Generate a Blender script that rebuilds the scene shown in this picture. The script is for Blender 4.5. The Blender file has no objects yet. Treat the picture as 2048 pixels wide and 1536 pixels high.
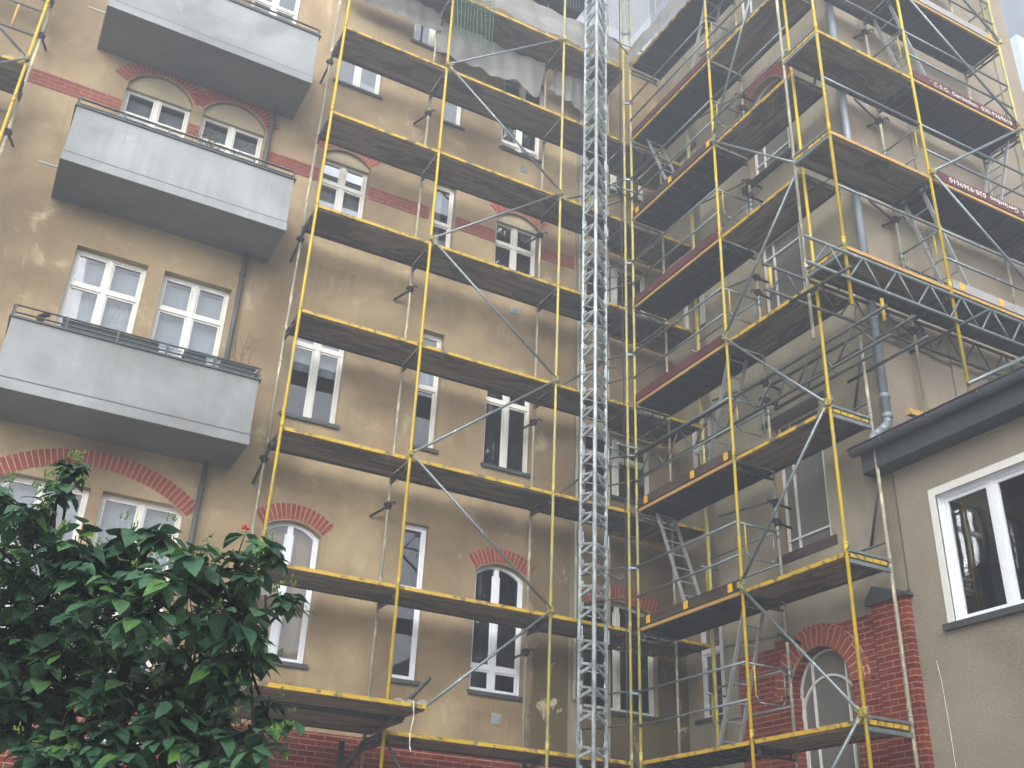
import bpy, bmesh, math, random
from mathutils import Vector, Matrix
R_ = math.radians
random.seed(7)
sc = bpy.context.scene
C = sc.collection

# ------------------------------------------------------------------ camera
cam_d = bpy.data.cameras.new('camera')
cam = bpy.data.objects.new('camera', cam_d); C.objects.link(cam)
cam_d.sensor_width = 36.0; cam_d.lens = 2083.86 / 2048 * 36.0
cam_d.clip_start = 0.05; cam_d.clip_end = 400
yaw, pitch, roll = -0.46951, 0.485626, -0.046272
Rz = Matrix.Rotation(yaw, 3, 'Z'); Rx = Matrix.Rotation(pitch, 3, 'X'); Ry = Matrix.Rotation(roll, 3, 'Y')
M3 = Rz @ Rx @ Ry
right, fwd, up = M3 @ Vector((1, 0, 0)), M3 @ Vector((0, 1, 0)), M3 @ Vector((0, 0, 1))
M = Matrix((right, up, -fwd)).transposed().to_4x4()
M.translation = Vector((-7.78706, -13.69167, -2.35903))
cam.matrix_world = M
sc.camera = cam

# ------------------------------------------------------------------ light
SUN_EL, SUN_AZ = 23.0, 212.0       # azimuth clockwise from +Y
w = bpy.data.worlds.new('World'); sc.world = w; w.use_nodes = True
nt = w.node_tree; nt.nodes.clear()
wo = nt.nodes.new('ShaderNodeOutputWorld'); bg = nt.nodes.new('ShaderNodeBackground')
sky = nt.nodes.new('ShaderNodeTexSky'); sky.sky_type = 'NISHITA'; sky.sun_disc = False
sky.sun_elevation = R_(SUN_EL); sky.sun_rotation = R_(SUN_AZ)
sky.air_density = 1.0; sky.dust_density = 3.0; sky.ozone_density = 1.0
hs = nt.nodes.new('ShaderNodeHueSaturation'); hs.inputs['Saturation'].default_value = 0.2
bg.inputs['Strength'].default_value = 0.11
nt.links.new(sky.outputs[0], hs.inputs['Color']); nt.links.new(hs.outputs[0], bg.inputs['Color'])
nt.links.new(bg.outputs[0], wo.inputs['Surface'])
sl = bpy.data.lights.new('sun', 'SUN'); so = bpy.data.objects.new('sun', sl); C.objects.link(so)
sl.energy = 1.75; sl.angle = R_(60); sl.color = (1.0, 0.98, 0.95)
d = Vector((math.sin(R_(SUN_AZ)) * math.cos(R_(SUN_EL)), math.cos(R_(SUN_AZ)) * math.cos(R_(SUN_EL)), math.sin(R_(SUN_EL))))
so.rotation_euler = d.to_track_quat('Z', 'Y').to_euler()
sc.view_settings.view_transform = 'Standard'; sc.view_settings.look = 'None'
sc.view_settings.exposure = 2.2; sc.view_settings.gamma = 1.0

# ------------------------------------------------------------------ materials
class NT:
    def __init__(s, name):
        s.m = bpy.data.materials.new(name); s.m.use_nodes = True
        s.t = s.m.node_tree; s.t.nodes.clear()
        s.out = s.n('OutputMaterial'); s.p = s.n('BsdfPrincipled')
        s.l(s.p.outputs[0], s.out.inputs['Surface'])
        s.tc = s.n('TexCoord')
    def n(s, k): return s.t.nodes.new('ShaderNode' + k)
    def l(s, a, b): s.t.links.new(a, b)
    def mapping(s, scale=(1, 1, 1), rot=(0, 0, 0), src=None):
        m = s.n('Mapping'); m.inputs['Scale'].default_value = scale; m.inputs['Rotation'].default_value = rot
        s.l(src or s.tc.outputs['Object'], m.inputs['Vector']); return m.outputs[0]
    def noise(s, scale, detail=4, rough=0.55, vec=None, dist=0.0):
        n = s.n('TexNoise'); n.inputs['Scale'].default_value = scale; n.inputs['Detail'].default_value = detail
        n.inputs['Roughness'].default_value = rough; n.inputs['Distortion'].default_value = dist
        s.l(vec or s.tc.outputs['Object'], n.inputs['Vector']); return n.outputs[0]
    def ramp(s, fac, stops):
        r = s.n('ValToRGB'); e = r.color_ramp.elements
        while len(e) > 2: e.remove(e[-1])
        for i, (p, c) in enumerate(stops):
            if i < 2: x = e[i]; x.position = p
            else: x = e.new(p)
            c = (c, c, c) if isinstance(c, (int, float)) else c
            x.color = (*c, 1)
        s.l(fac, r.inputs[0]); return r.outputs[0]
    def mix(s, fac, a, b, mode='MIX'):
        m = s.n('Mix'); m.data_type = 'RGBA'; m.blend_type = mode
        for sock, v in ((m.inputs[0], fac), (m.inputs[6], a), (m.inputs[7], b)):
            if isinstance(v, (int, float)): sock.default_value = v
            elif isinstance(v, tuple): sock.default_value = (*v, 1)
            else: s.l(v, sock)
        return m.outputs[2]
    def bump(s, h, strength=0.3, dist=0.01):
        b = s.n('Bump'); b.inputs['Strength'].default_value = strength; b.inputs['Distance'].default_value = dist
        s.l(h, b.inputs['Height']); s.l(b.outputs[0], s.p.inputs['Normal'])
    def col(s, c): (s.l(c, s.p.inputs['Base Color']) if not isinstance(c, tuple) else setattr(s.p.inputs['Base Color'], 'default_value', (*c, 1)))
    def rough(s, r, metal=0.0, spec=None):
        if isinstance(r, (int, float)): s.p.inputs['Roughness'].default_value = r
        else: s.l(r, s.p.inputs['Roughness'])
        if isinstance(metal, (int, float)): s.p.inputs['Metallic'].default_value = metal
        else: s.l(metal, s.p.inputs['Metallic'])
        if spec is not None: s.p.inputs['Specular IOR Level'].default_value = spec

def srgb(r, g, b):
    f = lambda c: (c / 255 / 12.92) if c <= 10 else ((c / 255 + 0.055) / 1.055) ** 2.4
    return (f(r), f(g), f(b))

def plaster(name, base, dark, light, stain=0.5, patch=0.62, grain=60, gb=0.15, streak=True, spot=None, damp=False, sills=()):
    a = NT(name)
    big = a.noise(0.55, 6, 0.62, dist=0.4)
    c = a.mix(a.ramp(big, [(0.36, 0.0), (0.66, 1.0)]), dark, base)
    # pale repaired / scoured patches with a ragged outline
    pn = a.noise(1.25, 8, 0.66, a.mapping((1, 1, 0.75)), dist=0.45)
    c = a.mix(a.ramp(pn, [(patch, 0.0), (patch + 0.08, 0.6), (patch + 0.18, 0.9)]), c, light)
    pn2 = a.noise(3.4, 9, 0.74, dist=0.4)
    c = a.mix(a.mix(1.0, a.ramp(pn2, [(patch - .03, 0.0), (patch + .06, 0.5)]), a.ramp(big, [(0.45, 0.0), (0.6, 1.0)]), 'MULTIPLY'), c, light)
    if streak:
        st = a.noise(6.0, 5, 0.7, a.mapping((1.4, 1.4, 0.06)))
        m2 = a.noise(0.8, 3, 0.5)
        f = a.mix(1.0, a.ramp(st, [(0.45, 0.0), (0.78, 1.0)]), a.ramp(m2, [(0.42, 0.0), (0.65, 1.0)]), 'MULTIPLY')
        c = a.mix(a.mix(1.0, f, (stain,) * 3, 'MULTIPLY'), c, dark)
        dr = a.noise(14.0, 3, 0.6, a.mapping((1.2, 1.2, 0.025)))
        c = a.mix(a.mix(1.0, a.ramp(dr, [(0.66, 0.0), (0.75, 1.0)]), (0.35,) * 3, 'MULTIPLY'), c, light)
    if damp:   # water-stained strip beside the inner corner
        sx = a.n('SeparateXYZ'); a.l(a.tc.outputs['Object'], sx.inputs[0])
        wob = a.noise(1.6, 7, 0.7, a.mapping((1, 1, 0.8)))
        m1 = a.n('Math'); m1.operation = 'MULTIPLY_ADD'; a.l(wob, m1.inputs[0]); m1.inputs[1].default_value = 1.3; a.l(sx.outputs[0], m1.inputs[2])
        band = a.ramp(m1.outputs[0], [(0.0, 0.0), (1.0, 0.0)])
        mr = a.n('MapRange'); a.l(m1.outputs[0], mr.inputs[0]); mr.inputs[1].default_value = 0.80; mr.inputs[2].default_value = 0.90
        mz = a.n('MapRange'); a.l(sx.outputs[2], mz.inputs[0]); mz.inputs[1].default_value = 9.5; mz.inputs[2].default_value = 5.5
        mm = a.n('Math'); mm.operation = 'MULTIPLY'; a.l(mr.outputs[0], mm.inputs[0]); a.l(mz.outputs[0], mm.inputs[1])
        m4 = a.n('Math'); m4.operation = 'MULTIPLY'; m4.inputs[1].default_value = 0.82; a.l(mm.outputs[0], m4.inputs[0])
        c = a.mix(m4.outputs[0], c, srgb(76, 71, 50))
        pa = a.noise(2.6, 7, 0.7, dist=0.6)
        pf = a.mix(1.0, a.ramp(pa, [(0.60, 0.0), (0.64, 1.0)]), m4.outputs[0], 'MULTIPLY')
        c = a.mix(pf, c, light)
    if sills:
        sp = a.n('SeparateXYZ'); a.l(a.tc.outputs['Object'], sp.inputs[0])
        stn = a.ramp(a.noise(9.0, 4, 0.7, a.mapping((1.0, 1.0, 0.05))), [(0.40, 0.0), (0.66, 1.0)])
        tot = None
        def mth(op, x, y, z=None):
            m = a.n('Math'); m.operation = op
            for k, v in enumerate((x, y, z)):
                if v is None: continue
                if isinstance(v, (int, float)): m.inputs[k].default_value = v
                else: a.l(v, m.inputs[k])
            return m.outputs[0]
        for (xa, xb, zs, ln) in sills:
            inx = mth('COMPARE', sp.outputs[0], (xa + xb) / 2, (xb - xa) / 2)
            mrz = a.n('MapRange'); a.l(sp.outputs[2], mrz.inputs[0]); mrz.inputs[1].default_value = zs - ln; mrz.inputs[2].default_value = zs; mrz.inputs[3].default_value = 0.0; mrz.inputs[4].default_value = 1.0
            bel = mth('LESS_THAN', sp.outputs[2], zs + .0)
            v = mth('MULTIPLY', mth('MULTIPLY', inx, mrz.outputs[0]), bel)
            tot = v if tot is None else mth('MAXIMUM', tot, v)
        c = a.mix(mth('MULTIPLY', mth('MULTIPLY', tot, stn), .55), c, tuple(x * .55 for x in dark))
    g = a.noise(grain, 3, 0.6)
    c = a.mix(a.ramp(g, [(0.3, 0.16), (0.7, 0.0)]), c, dark)
    if spot:
        sn = a.noise(spot, 2, 0.5)
        c = a.mix(a.ramp(sn, [(0.32, 0.5), (0.42, 0.0)]), c, (dark[0] * .45, dark[1] * .45, dark[2] * .45))
        c = a.mix(a.ramp(sn, [(0.56, 0.0), (0.70, 0.6)]), c, light)
    a.col(c); a.rough(0.93, 0, 0.2)
    a.bump(a.mix(0.5, g, pn), gb, 0.012)
    return a.m

def brick(name, c1, c2, mortar, axis='xz', bw=0.25, bh=0.077, off=0.5):
    a = NT(name)
    s = a.n('SeparateXYZ'); a.l(a.tc.outputs['Object'], s.inputs[0])
    cb = a.n('CombineXYZ')
    a.l(s.outputs[0 if axis[0] == 'x' else 1], cb.inputs[0]); a.l(s.outputs[2], cb.inputs[1])
    b = a.n('TexBrick'); a.l(cb.outputs[0], b.inputs['Vector'])
    b.inputs['Scale'].default_value = 1.0; b.inputs['Brick Width'].default_value = bw; b.inputs['Row Height'].default_value = bh
    b.inputs['Mortar Size'].default_value = 0.0075; b.inputs['Mortar Smooth'].default_value = 0.15; b.offset = off
    b.inputs['Color1'].default_value = (*c1, 1); b.inputs['Color2'].default_value = (*c2, 1); b.inputs['Mortar'].default_value = (*mortar, 1)
    n = a.noise(9, 5, 0.6); n2 = a.noise(1.3, 4, 0.6)
    c = a.mix(a.ramp(n, [(0.3, 0.45), (0.7, 0.0)]), b.outputs['Color'], (c1[0] * .45, c1[1] * .45, c1[2] * .5))
    c = a.mix(a.ramp(n2, [(0.35, 0.4), (0.65, 0.0)]), c, (c2[0] * .5, c2[1] * .5, c2[2] * .6))
    a.col(c); a.rough(0.85, 0, 0.3)
    inv = a.n('Invert'); a.l(b.outputs['Fac'], inv.inputs['Color'])
    a.bump(a.mix(0.15, inv.outputs[0], n), 0.6, 0.008)
    return a.m

def metal(name, base, wear, rust=(0.12, 0.06, 0.03), wearpos=0.55, rough=0.5, mt=0.0, scale=9, stretch=0.25):
    a = NT(name)
    n = a.noise(scale, 6, 0.7, a.mapping((1, 1, stretch)), dist=0.5)
    c = a.mix(a.ramp(n, [(wearpos, 0.0), (wearpos + 0.05, 1.0)]), base, wear)
    n2 = a.noise(scale * 3, 4, 0.7)
    c = a.mix(a.ramp(n2, [(0.63, 0.0), (0.70, 0.8)]), c, rust)
    n3 = a.noise(2.2, 2, 0.5)
    c = a.mix(a.ramp(n3, [(0.35, 0.28), (0.65, 0.0)]), c, (base[0] * .5, base[1] * .5, base[2] * .5))
    a.col(c); a.rough(rough, mt, 0.4); a.bump(n2, 0.15, 0.003)
    return a.m

def simple(name, c, rough=0.6, mt=0.0, var=0.12, scale=6, spec=0.4, bump=0.0):
    a = NT(name)
    n = a.noise(scale, 5, 0.6)
    a.col(a.mix(a.ramp(n, [(0.3, 0.0), (0.7, 1.0)]), tuple(x * (1 - var) for x in c), tuple(min(1, x * (1 + var)) for x in c)))
    a.rough(rough, mt, spec)
    if bump: a.bump(n, bump, 0.01)
    return a.m

def planks(name, c, dark, axis=0, light=None):
    a = NT(name)
    sc3 = [7, 7, 7]; sc3[axis] = 0.5
    n = a.noise(2.0, 6, 0.65, a.mapping(tuple(sc3)))
    sc4 = [1.6, 1.6, 1.6]; sc4[axis] = .5
    col = a.mix(a.ramp(n, [(0.3, 0.0), (0.62, 1.0)]), dark, c)
    n2 = a.noise(1.7, 6, 0.7, a.mapping(tuple(sc4)), dist=0.8)
    col = a.mix(a.ramp(n2, [(0.52, 0.0), (0.55, 0.8)]), col, dark)
    n3 = a.noise(3.3, 7, 0.7, dist=1.0)
    col = a.mix(a.ramp(n3, [(0.64, 0.0), (0.69, 0.7)]), col, light or tuple(min(1, x * 1.6) for x in c))
    a.col(col); a.rough(0.85, 0, 0.25); a.bump(n, 0.3, 0.006)
    return a.m

def glassmat(name, tint=(0.82, 0.86, 0.88), refl=1.0, wav=0.02):
    a = NT(name); a.t.nodes.remove(a.p)
    tr = a.n('BsdfTransparent'); tr.inputs[0].default_value = (*tint, 1)
    gl = a.n('BsdfGlossy'); gl.inputs['Roughness'].default_value = 0.015; gl.inputs[0].default_value = (0.95, 0.97, 1.0, 1)
    fr = a.n('Fresnel'); fr.inputs['IOR'].default_value = 1.52
    mu = a.n('Math'); mu.operation = 'MULTIPLY_ADD'; mu.inputs[1].default_value = 1.8 * refl; mu.inputs[2].default_value = 0.07 * refl; mu.use_clamp = True
    a.l(fr.outputs[0], mu.inputs[0])
    mx = a.n('MixShader'); a.l(mu.outputs[0], mx.inputs[0]); a.l(tr.outputs[0], mx.inputs[1]); a.l(gl.outputs[0], mx.inputs[2])
    b = a.n('Bump'); b.inputs['Strength'].default_value = wav; b.inputs['Distance'].default_value = 0.05
    a.l(a.noise(1.6, 2, 0.5), b.inputs['Height']); a.l(b.outputs[0], gl.inputs['Normal'])
    a.l(mx.outputs[0], a.out.inputs['Surface'])
    return a.m

m_main = plaster('plaster_tan', srgb(171, 152, 119), srgb(122, 105, 82), srgb(200, 187, 158), 0.75, 0.60, damp=True, sills=[(-4.38, -3.38, .87, .7), (-2.15, -1.64, .88, .9), (-.85, .17, .87, .9), (-4.38, -3.38, 4.66, .7), (-2.15, -1.64, 4.66, .7), (-.85, .17, 4.64, .9), (-4.38, -3.38, 11.6, .8), (-2.15, -1.64, 11.62, .7), (-.85, .17, 11.55, 1.1), (-9.0, -8.33, 8.0, 1.6)])
m_rev = plaster('plaster_reveal', srgb(165, 148, 118), srgb(120, 104, 80), srgb(185, 170, 140), 0.4, 0.7, streak=False)
m_lun = plaster('plaster_lunette', srgb(178, 168, 142), srgb(146, 136, 112), srgb(190, 182, 158), 0.3, 0.7, streak=False)
m_wing = plaster('plaster_greyish', srgb(158, 151, 131), srgb(120, 113, 96), srgb(180, 168, 150), 0.5, 0.68)
m_wingf = plaster('plaster_front', srgb(154, 142, 125), srgb(128, 117, 102), srgb(168, 157, 140), 0.5, 0.7)
m_annex = plaster('roughcast', srgb(147, 139, 122), srgb(124, 116, 101), srgb(162, 154, 137), 0.3, 0.9, grain=60, gb=0.5, streak=False, spot=42)
m_balc = plaster('balcony_plaster', srgb(162, 166, 168), srgb(118, 120, 119), srgb(180, 184, 186), 0.7, 0.63)
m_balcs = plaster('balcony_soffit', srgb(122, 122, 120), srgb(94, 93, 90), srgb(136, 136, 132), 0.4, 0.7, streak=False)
m_brick = brick('brick_red', srgb(138, 56, 42), srgb(112, 42, 34), srgb(176, 146, 122), 'xz')
m_bricky = brick('brick_red_side', srgb(142, 60, 44), srgb(112, 42, 34), srgb(168, 142, 120), 'yz')
m_band = brick('brick_band', srgb(142, 76, 62), srgb(126, 64, 54), srgb(168, 128, 108), 'xz', 0.25, 0.077)
m_vous = simple('brick_voussoir', srgb(132, 66, 52), 0.85, 0, 0.25, 14, 0.3, 0.3)
m_mort = simple('mortar', srgb(190, 164, 142), 0.95, 0, 0.1, 20)
m_frame = simple('window_white', srgb(214, 213, 206), 0.45, 0, 0.05, 8)
m_pvc = simple('window_pvc', srgb(226, 230, 236), 0.3, 0, 0.02, 8)
m_sill = simple('sill_zinc', srgb(74, 76, 78), 0.5, 0.3, 0.2, 10)
m_glass = glassmat('glass', refl=0.8); m_glassd = glassmat('glass_dim', refl=0.35); m_glassu = glassmat('glass_upper', refl=0.16); m_glassx = glassmat('glass_annex', tint=(.5, .54, .54), refl=0.08)
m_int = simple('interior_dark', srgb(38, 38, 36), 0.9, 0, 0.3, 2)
m_cur = simple('curtain', srgb(138, 143, 148), 0.9, 0, 0.05, 3)  # grey curtain whose tone also stands in for sky reflected in the panes
m_curb = simple('curtain_brown', srgb(150, 122, 92), 0.9, 0, 0.2, 3)
m_sheet = simple('dusty_sheet', srgb(98, 96, 90), 0.75, 0, 0.12, 1.5)
m_yel = metal('yellow_paint', srgb(198, 168, 36), srgb(166, 158, 108), wearpos=0.54)
m_yelw = metal('yellow_worn', srgb(190, 176, 84), srgb(160, 158, 132), wearpos=0.50)
m_yele = metal('yellow_edge', srgb(194, 160, 50), srgb(104, 94, 74), wearpos=0.52, scale=5, stretch=1)
m_cream = metal('weathered_tube', srgb(150, 146, 128), srgb(206, 198, 164), rust=(0.14, 0.08, 0.05), wearpos=0.54)
m_galv = metal('galvanised', srgb(128, 138, 142), srgb(176, 184, 186), rust=(0.1, 0.09, 0.08), wearpos=0.6, rough=0.42, mt=0.55)
m_dkt = metal('dark_tube', srgb(78, 80, 80), srgb(112, 112, 106), wearpos=0.6, rough=0.5, mt=0.35)
m_girder = metal('girder_tube', srgb(112, 120, 122), srgb(150, 156, 154), rust=(0.1, 0.09, 0.08), wearpos=0.6, rough=0.55, mt=0.3)
m_mast = metal('bright_galvanised', srgb(158, 170, 174), srgb(204, 214, 216), rust=(0.3, 0.31, 0.31), wearpos=0.5, rough=0.35, mt=0.25)
m_org = metal('orange_edge', srgb(190, 150, 86), srgb(150, 122, 94), wearpos=0.6, scale=6, stretch=1)
m_dk = planks('deck_underside', srgb(140, 130, 117), srgb(74, 66, 60), 0)
m_dky = planks('deck_underside_side', srgb(142, 132, 119), srgb(76, 68, 62), 1)
m_ply = simple('deck_plywood_dark', srgb(26, 34, 42), 0.5, 0, 0.35, 3)
m_plyg = simple('deck_plywood_grey', srgb(84, 84, 80), 0.6, 0, 0.3, 3)
m_mar = simple('toe_board_maroon', srgb(84, 42, 44), 0.6, 0, 0.3, 4)
m_brn = planks('toe_board_brown', srgb(78, 66, 56), srgb(46, 40, 36), 1)
m_gry = simple('toe_board_grey', srgb(150, 148, 146), 0.7, 0, 0.15, 3)
m_tag = metal('tag_yellow', srgb(222, 170, 40), srgb(170, 130, 50), wearpos=0.62, scale=16, stretch=1)
m_white = simple('lettering_white', srgb(235, 232, 224), 0.7, 0, 0.02)
m_alu = simple('aluminium', srgb(176, 180, 182), 0.4, 0.6, 0.1, 8)
m_slate = simple('roof_slate', srgb(58, 60, 62), 0.7, 0, 0.3, 8)
m_gut = simple('gutter_zinc', srgb(86, 92, 98), 0.45, 0.35, 0.15, 3)
m_pipe = simple('downpipe_zinc', srgb(132, 142, 150), 0.5, 0.3, 0.15, 2)
m_pipd = simple('downpipe_dark', srgb(82, 84, 84), 0.6, 0.2, 0.15, 3)
m_fas = simple('fascia_dark', srgb(58, 64, 68), 0.6, 0, 0.15, 3)
m_wood = simple('roof_boards', srgb(74, 68, 62), 0.85, 0, 0.3, 4)
m_ground = simple('paving', srgb(168, 164, 156), 0.9, 0, 0.3, 3)
m_opp = plaster('opposite_plaster', srgb(190, 184, 172), srgb(160, 152, 140), srgb(176, 168, 154))
m_nei = simple('neighbour_grey', srgb(112, 120, 130), 0.8, 0, 0.06, 1)
m_neiw = simple('neighbour_white', srgb(196, 206, 210), 0.5, 0, 0.03, 1)
m_black = simple('black_metal', srgb(40, 40, 42), 0.5, 0.3, 0.2)
m_rope = simple('rope_white', srgb(214, 208, 192), 0.8)
m_cable = simple('cable_dark', srgb(48, 50, 56), 0.6)
m_netg = simple('net_green', srgb(70, 116, 96), 0.7)
m_netd = simple('net_dark', srgb(96, 102, 108), 0.7)

def tarpmat():
    a = NT('tarpaulin')
    n = a.noise(3, 5, 0.6)
    a.col(a.mix(n, srgb(136, 137, 134), srgb(164, 165, 162))); a.rough(0.6, 0, 0.3)
    tl = a.n('BsdfTranslucent'); tl.inputs[0].default_value = (0.6, 0.6, 0.56, 1)
    mx = a.n('MixShader'); mx.inputs[0].default_value = 0.25
    a.l(a.p.outputs[0], mx.inputs[1]); a.l(tl.outputs[0], mx.inputs[2]); a.l(mx.outputs[0], a.out.inputs['Surface'])
    a.bump(a.noise(5, 6, 0.7, dist=1.5), 0.7, 0.04)
    return a.m
m_tarp = tarpmat()

def leafmat(name, cols, rough=0.42):
    a = NT(name)
    at = a.n('Attribute'); at.attribute_name = 'leafvar'
    c = a.ramp(at.outputs['Fac'], cols)
    vein = a.noise(30, 3, 0.5)
    c = a.mix(a.ramp(vein, [(0.4, 0.25), (0.6, 0.0)]), c, (0.01, 0.03, 0.012))
    a.col(c); a.rough(rough, 0, 0.22)
    tl = a.n('BsdfTranslucent'); a.l(c, tl.inputs[0])
    mx = a.n('MixShader'); mx.inputs[0].default_value = 0.22
    a.l(a.p.outputs[0], mx.inputs[1]); a.l(tl.outputs[0], mx.inputs[2]); a.l(mx.outputs[0], a.out.inputs['Surface'])
    a.bump(vein, 0.2, 0.01)
    return a.m
m_leaf = leafmat('leaf', [(0.0, (0.026, 0.066, 0.040)), (0.55, (0.066, 0.155, 0.088)), (0.86, (0.11, 0.22, 0.09)), (1.0, (0.10, 0.22, 0.04))])
m_bark = simple('bark', srgb(46, 38, 34), 0.9, 0, 0.4, 12, 0.2, 0.6)

# ------------------------------------------------------------------ builders
class MB:
    def __init__(s): s.v = []; s.f = []; s.mi = []
    def add(s, vs, fs, m=0):
        o = len(s.v); s.v += [tuple(v) for v in vs]
        for f in fs: s.f.append(tuple(i + o for i in f)); s.mi.append(m)
        return s
    def box(s, a, b, m=0):
        x0, y0, z0 = (min(a[i], b[i]) for i in range(3)); x1, y1, z1 = (max(a[i], b[i]) for i in range(3))
        return s.add([(x0, y0, z0), (x1, y0, z0), (x1, y1, z0), (x0, y1, z0), (x0, y0, z1), (x1, y0, z1), (x1, y1, z1), (x0, y1, z1)],
                     [(0, 3, 2, 1), (4, 5, 6, 7), (0, 1, 5, 4), (1, 2, 6, 5), (2, 3, 7, 6), (3, 0, 4, 7)], m)
    def tube(s, p, q, r=0.02, n=8, m=0, caps=True, r2=None):
        p = Vector(p); q = Vector(q); d = (q - p)
        if d.length < 1e-6: return s
        d.normalize(); a = d.cross(Vector((0, 0, 1)) if abs(d.z) < .9 else Vector((1, 0, 0))).normalized(); b = d.cross(a)
        r2 = r if r2 is None else r2
        vs = [p + (a * math.cos(t) + b * math.sin(t)) * r for t in [2 * math.pi * i / n for i in range(n)]]
        vs += [q + (a * math.cos(t) + b * math.sin(t)) * r2 for t in [2 * math.pi * i / n for i in range(n)]]
        fs = [(i, (i + 1) % n, n + (i + 1) % n, n + i) for i in range(n)]
        if caps: fs += [tuple(range(n))[::-1], tuple(range(n, 2 * n))]
        return s.add(vs, fs, m)
    def path(s, pts, r=0.02, n=8, m=0):
        for i in range(len(pts) - 1): s.tube(pts[i], pts[i + 1], r, n, m)
        return s
    def bar(s, p, q, w, h, up=(0, 0, 1), m=0):
        p = Vector(p); q = Vector(q); d = (q - p).normalized(); u = Vector(up); sd = d.cross(u).normalized(); u = sd.cross(d)
        vs = []
        for o in (p, q):
            for a, b in ((-1, -1), (1, -1), (1, 1), (-1, 1)): vs.append(o + sd * a * w / 2 + u * b * h / 2)
        return s.add(vs, [(0, 1, 2, 3), (7, 6, 5, 4), (0, 4, 5, 1), (1, 5, 6, 2), (2, 6, 7, 3), (3, 7, 4, 0)], m)
    def build(s, name, mat, parent=None, smooth=False, label=None, kind=None):
        me = bpy.data.meshes.new(name)
        off = Vector(parent_world(parent)) if parent else Vector((0, 0, 0))
        me.from_pydata([tuple(Vector(v) - off) for v in s.v], [], s.f)
        mats = mat if isinstance(mat, (list, tuple)) else [mat]
        for m in mats: me.materials.append(m)
        if len(mats) > 1:
            for p, i in zip(me.polygons, s.mi): p.material_index = i
        if smooth:
            for p in me.polygons: p.use_smooth = True
        me.update()
        o = bpy.data.objects.new(name, me); C.objects.link(o)
        if parent: o.parent = parent
        if label: o['label'] = label
        if kind: o['kind'] = kind
        return o

def parent_world(p):
    l = Vector((0, 0, 0))
    while p: l += Vector(p.location); p = p.parent
    return l

def thing(name, label, cat, loc=(0, 0, 0), group=None):
    o = bpy.data.objects.new(name, None); C.objects.link(o); o.location = loc
    o.empty_display_size = 0.2
    return tag(o, label, cat, group)
def tag(o, label, cat, group=None):
    o['label'] = label; o['category'] = cat
    if group: o['group'] = group
    return o
def struct(o): o['kind'] = 'structure'; return o

class Fr:      # wall frame: u along the wall, v up, n outwards
    def __init__(s, O, U, N): s.O = Vector(O); s.U = Vector(U); s.N = Vector(N); s.V = Vector((0, 0, 1))
    def p(s, u, v, n=0): return s.O + s.U * u + s.V * v + s.N * n
    def box(s, mb, u0, u1, v0, v1, n0, n1, m=0):
        return mb.box(s.p(u0, v0, n0), s.p(u1, v1, n1), m)
F_MAIN = Fr((0, 1.05, 0), (1, 0, 0), (0, -1, 0))
F_WING = Fr((2.55, 0, 0), (0, -1, 0), (-1, 0, 0))      # u = -y
F_REC = Fr((3.35, 0, 0), (0, -1, 0), (-1, 0, 0))
F_FRONT = Fr((0, -4.62, 0), (1, 0, 0), (0, -1, 0))

def arcpts(u0, u1, v, rise, n=14):
    c = u1 - u0
    if rise <= 0: return [(u0, v), (u1, v)]
    R = (c * c / 4 + rise * rise) / (2 * rise); cu = (u0 + u1) / 2; cv = v + rise - R
    a = math.asin(min(1, c / 2 / R))
    if rise > c / 2: a = math.pi - a
    return [(cu + R * math.sin(-a + 2 * a * i / n), cv + R * math.cos(-a + 2 * a * i / n)) for i in range(n + 1)]

def wall(fr, u0, u1, v0, v1, ops, mat, mrev, name, parent, depth=0.16, label=None):
    """ops: (u0,u1,v0,spring,rise)"""
    mb = MB()
    us = sorted({u0, u1, *[o[0] for o in ops], *[o[1] for o in ops]}); vs = sorted({v0, v1, *[o[2] for o in ops], *[o[3] + o[4] for o in ops]})
    us = [u for u in us if u0 <= u <= u1]; vs = [v for v in vs if v0 <= v <= v1]
    for i in range(len(us) - 1):
        for j in range(len(vs) - 1):
            cu, cv = (us[i] + us[i + 1]) / 2, (vs[j] + vs[j + 1]) / 2
            if any(o[0] < cu < o[1] and o[2] < cv < o[3] + o[4] for o in ops): continue
            mb.add([fr.p(us[i], vs[j]), fr.p(us[i + 1], vs[j]), fr.p(us[i + 1], vs[j + 1]), fr.p(us[i], vs[j + 1])], [(0, 1, 2, 3)])
    for (a, b, c, s_, r) in ops:
        pts = arcpts(a, b, s_, r)
        if r > 0:
            for k in range(len(pts) - 1):
                (x0, y0), (x1, y1) = pts[k], pts[k + 1]
                mb.add([fr.p(x0, y0), fr.p(x1, y1), fr.p(x1, s_ + r), fr.p(x0, s_ + r)], [(0, 1, 2, 3)])
        loop = [(a, c)] + pts + [(b, c)]
        for k in range(len(loop)):
            (x0, y0), (x1, y1) = loop[k], loop[(k + 1) % len(loop)]
            if abs(x0 - x1) + abs(y0 - y1) < 1e-6: continue
            mb.add([fr.p(x0, y0), fr.p(x1, y1), fr.p(x1, y1, -depth), fr.p(x0, y0, -depth)], [(0, 1, 2, 3)], 1)
    return mb.build(name, [mat, mrev], parent, label=label)

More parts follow.
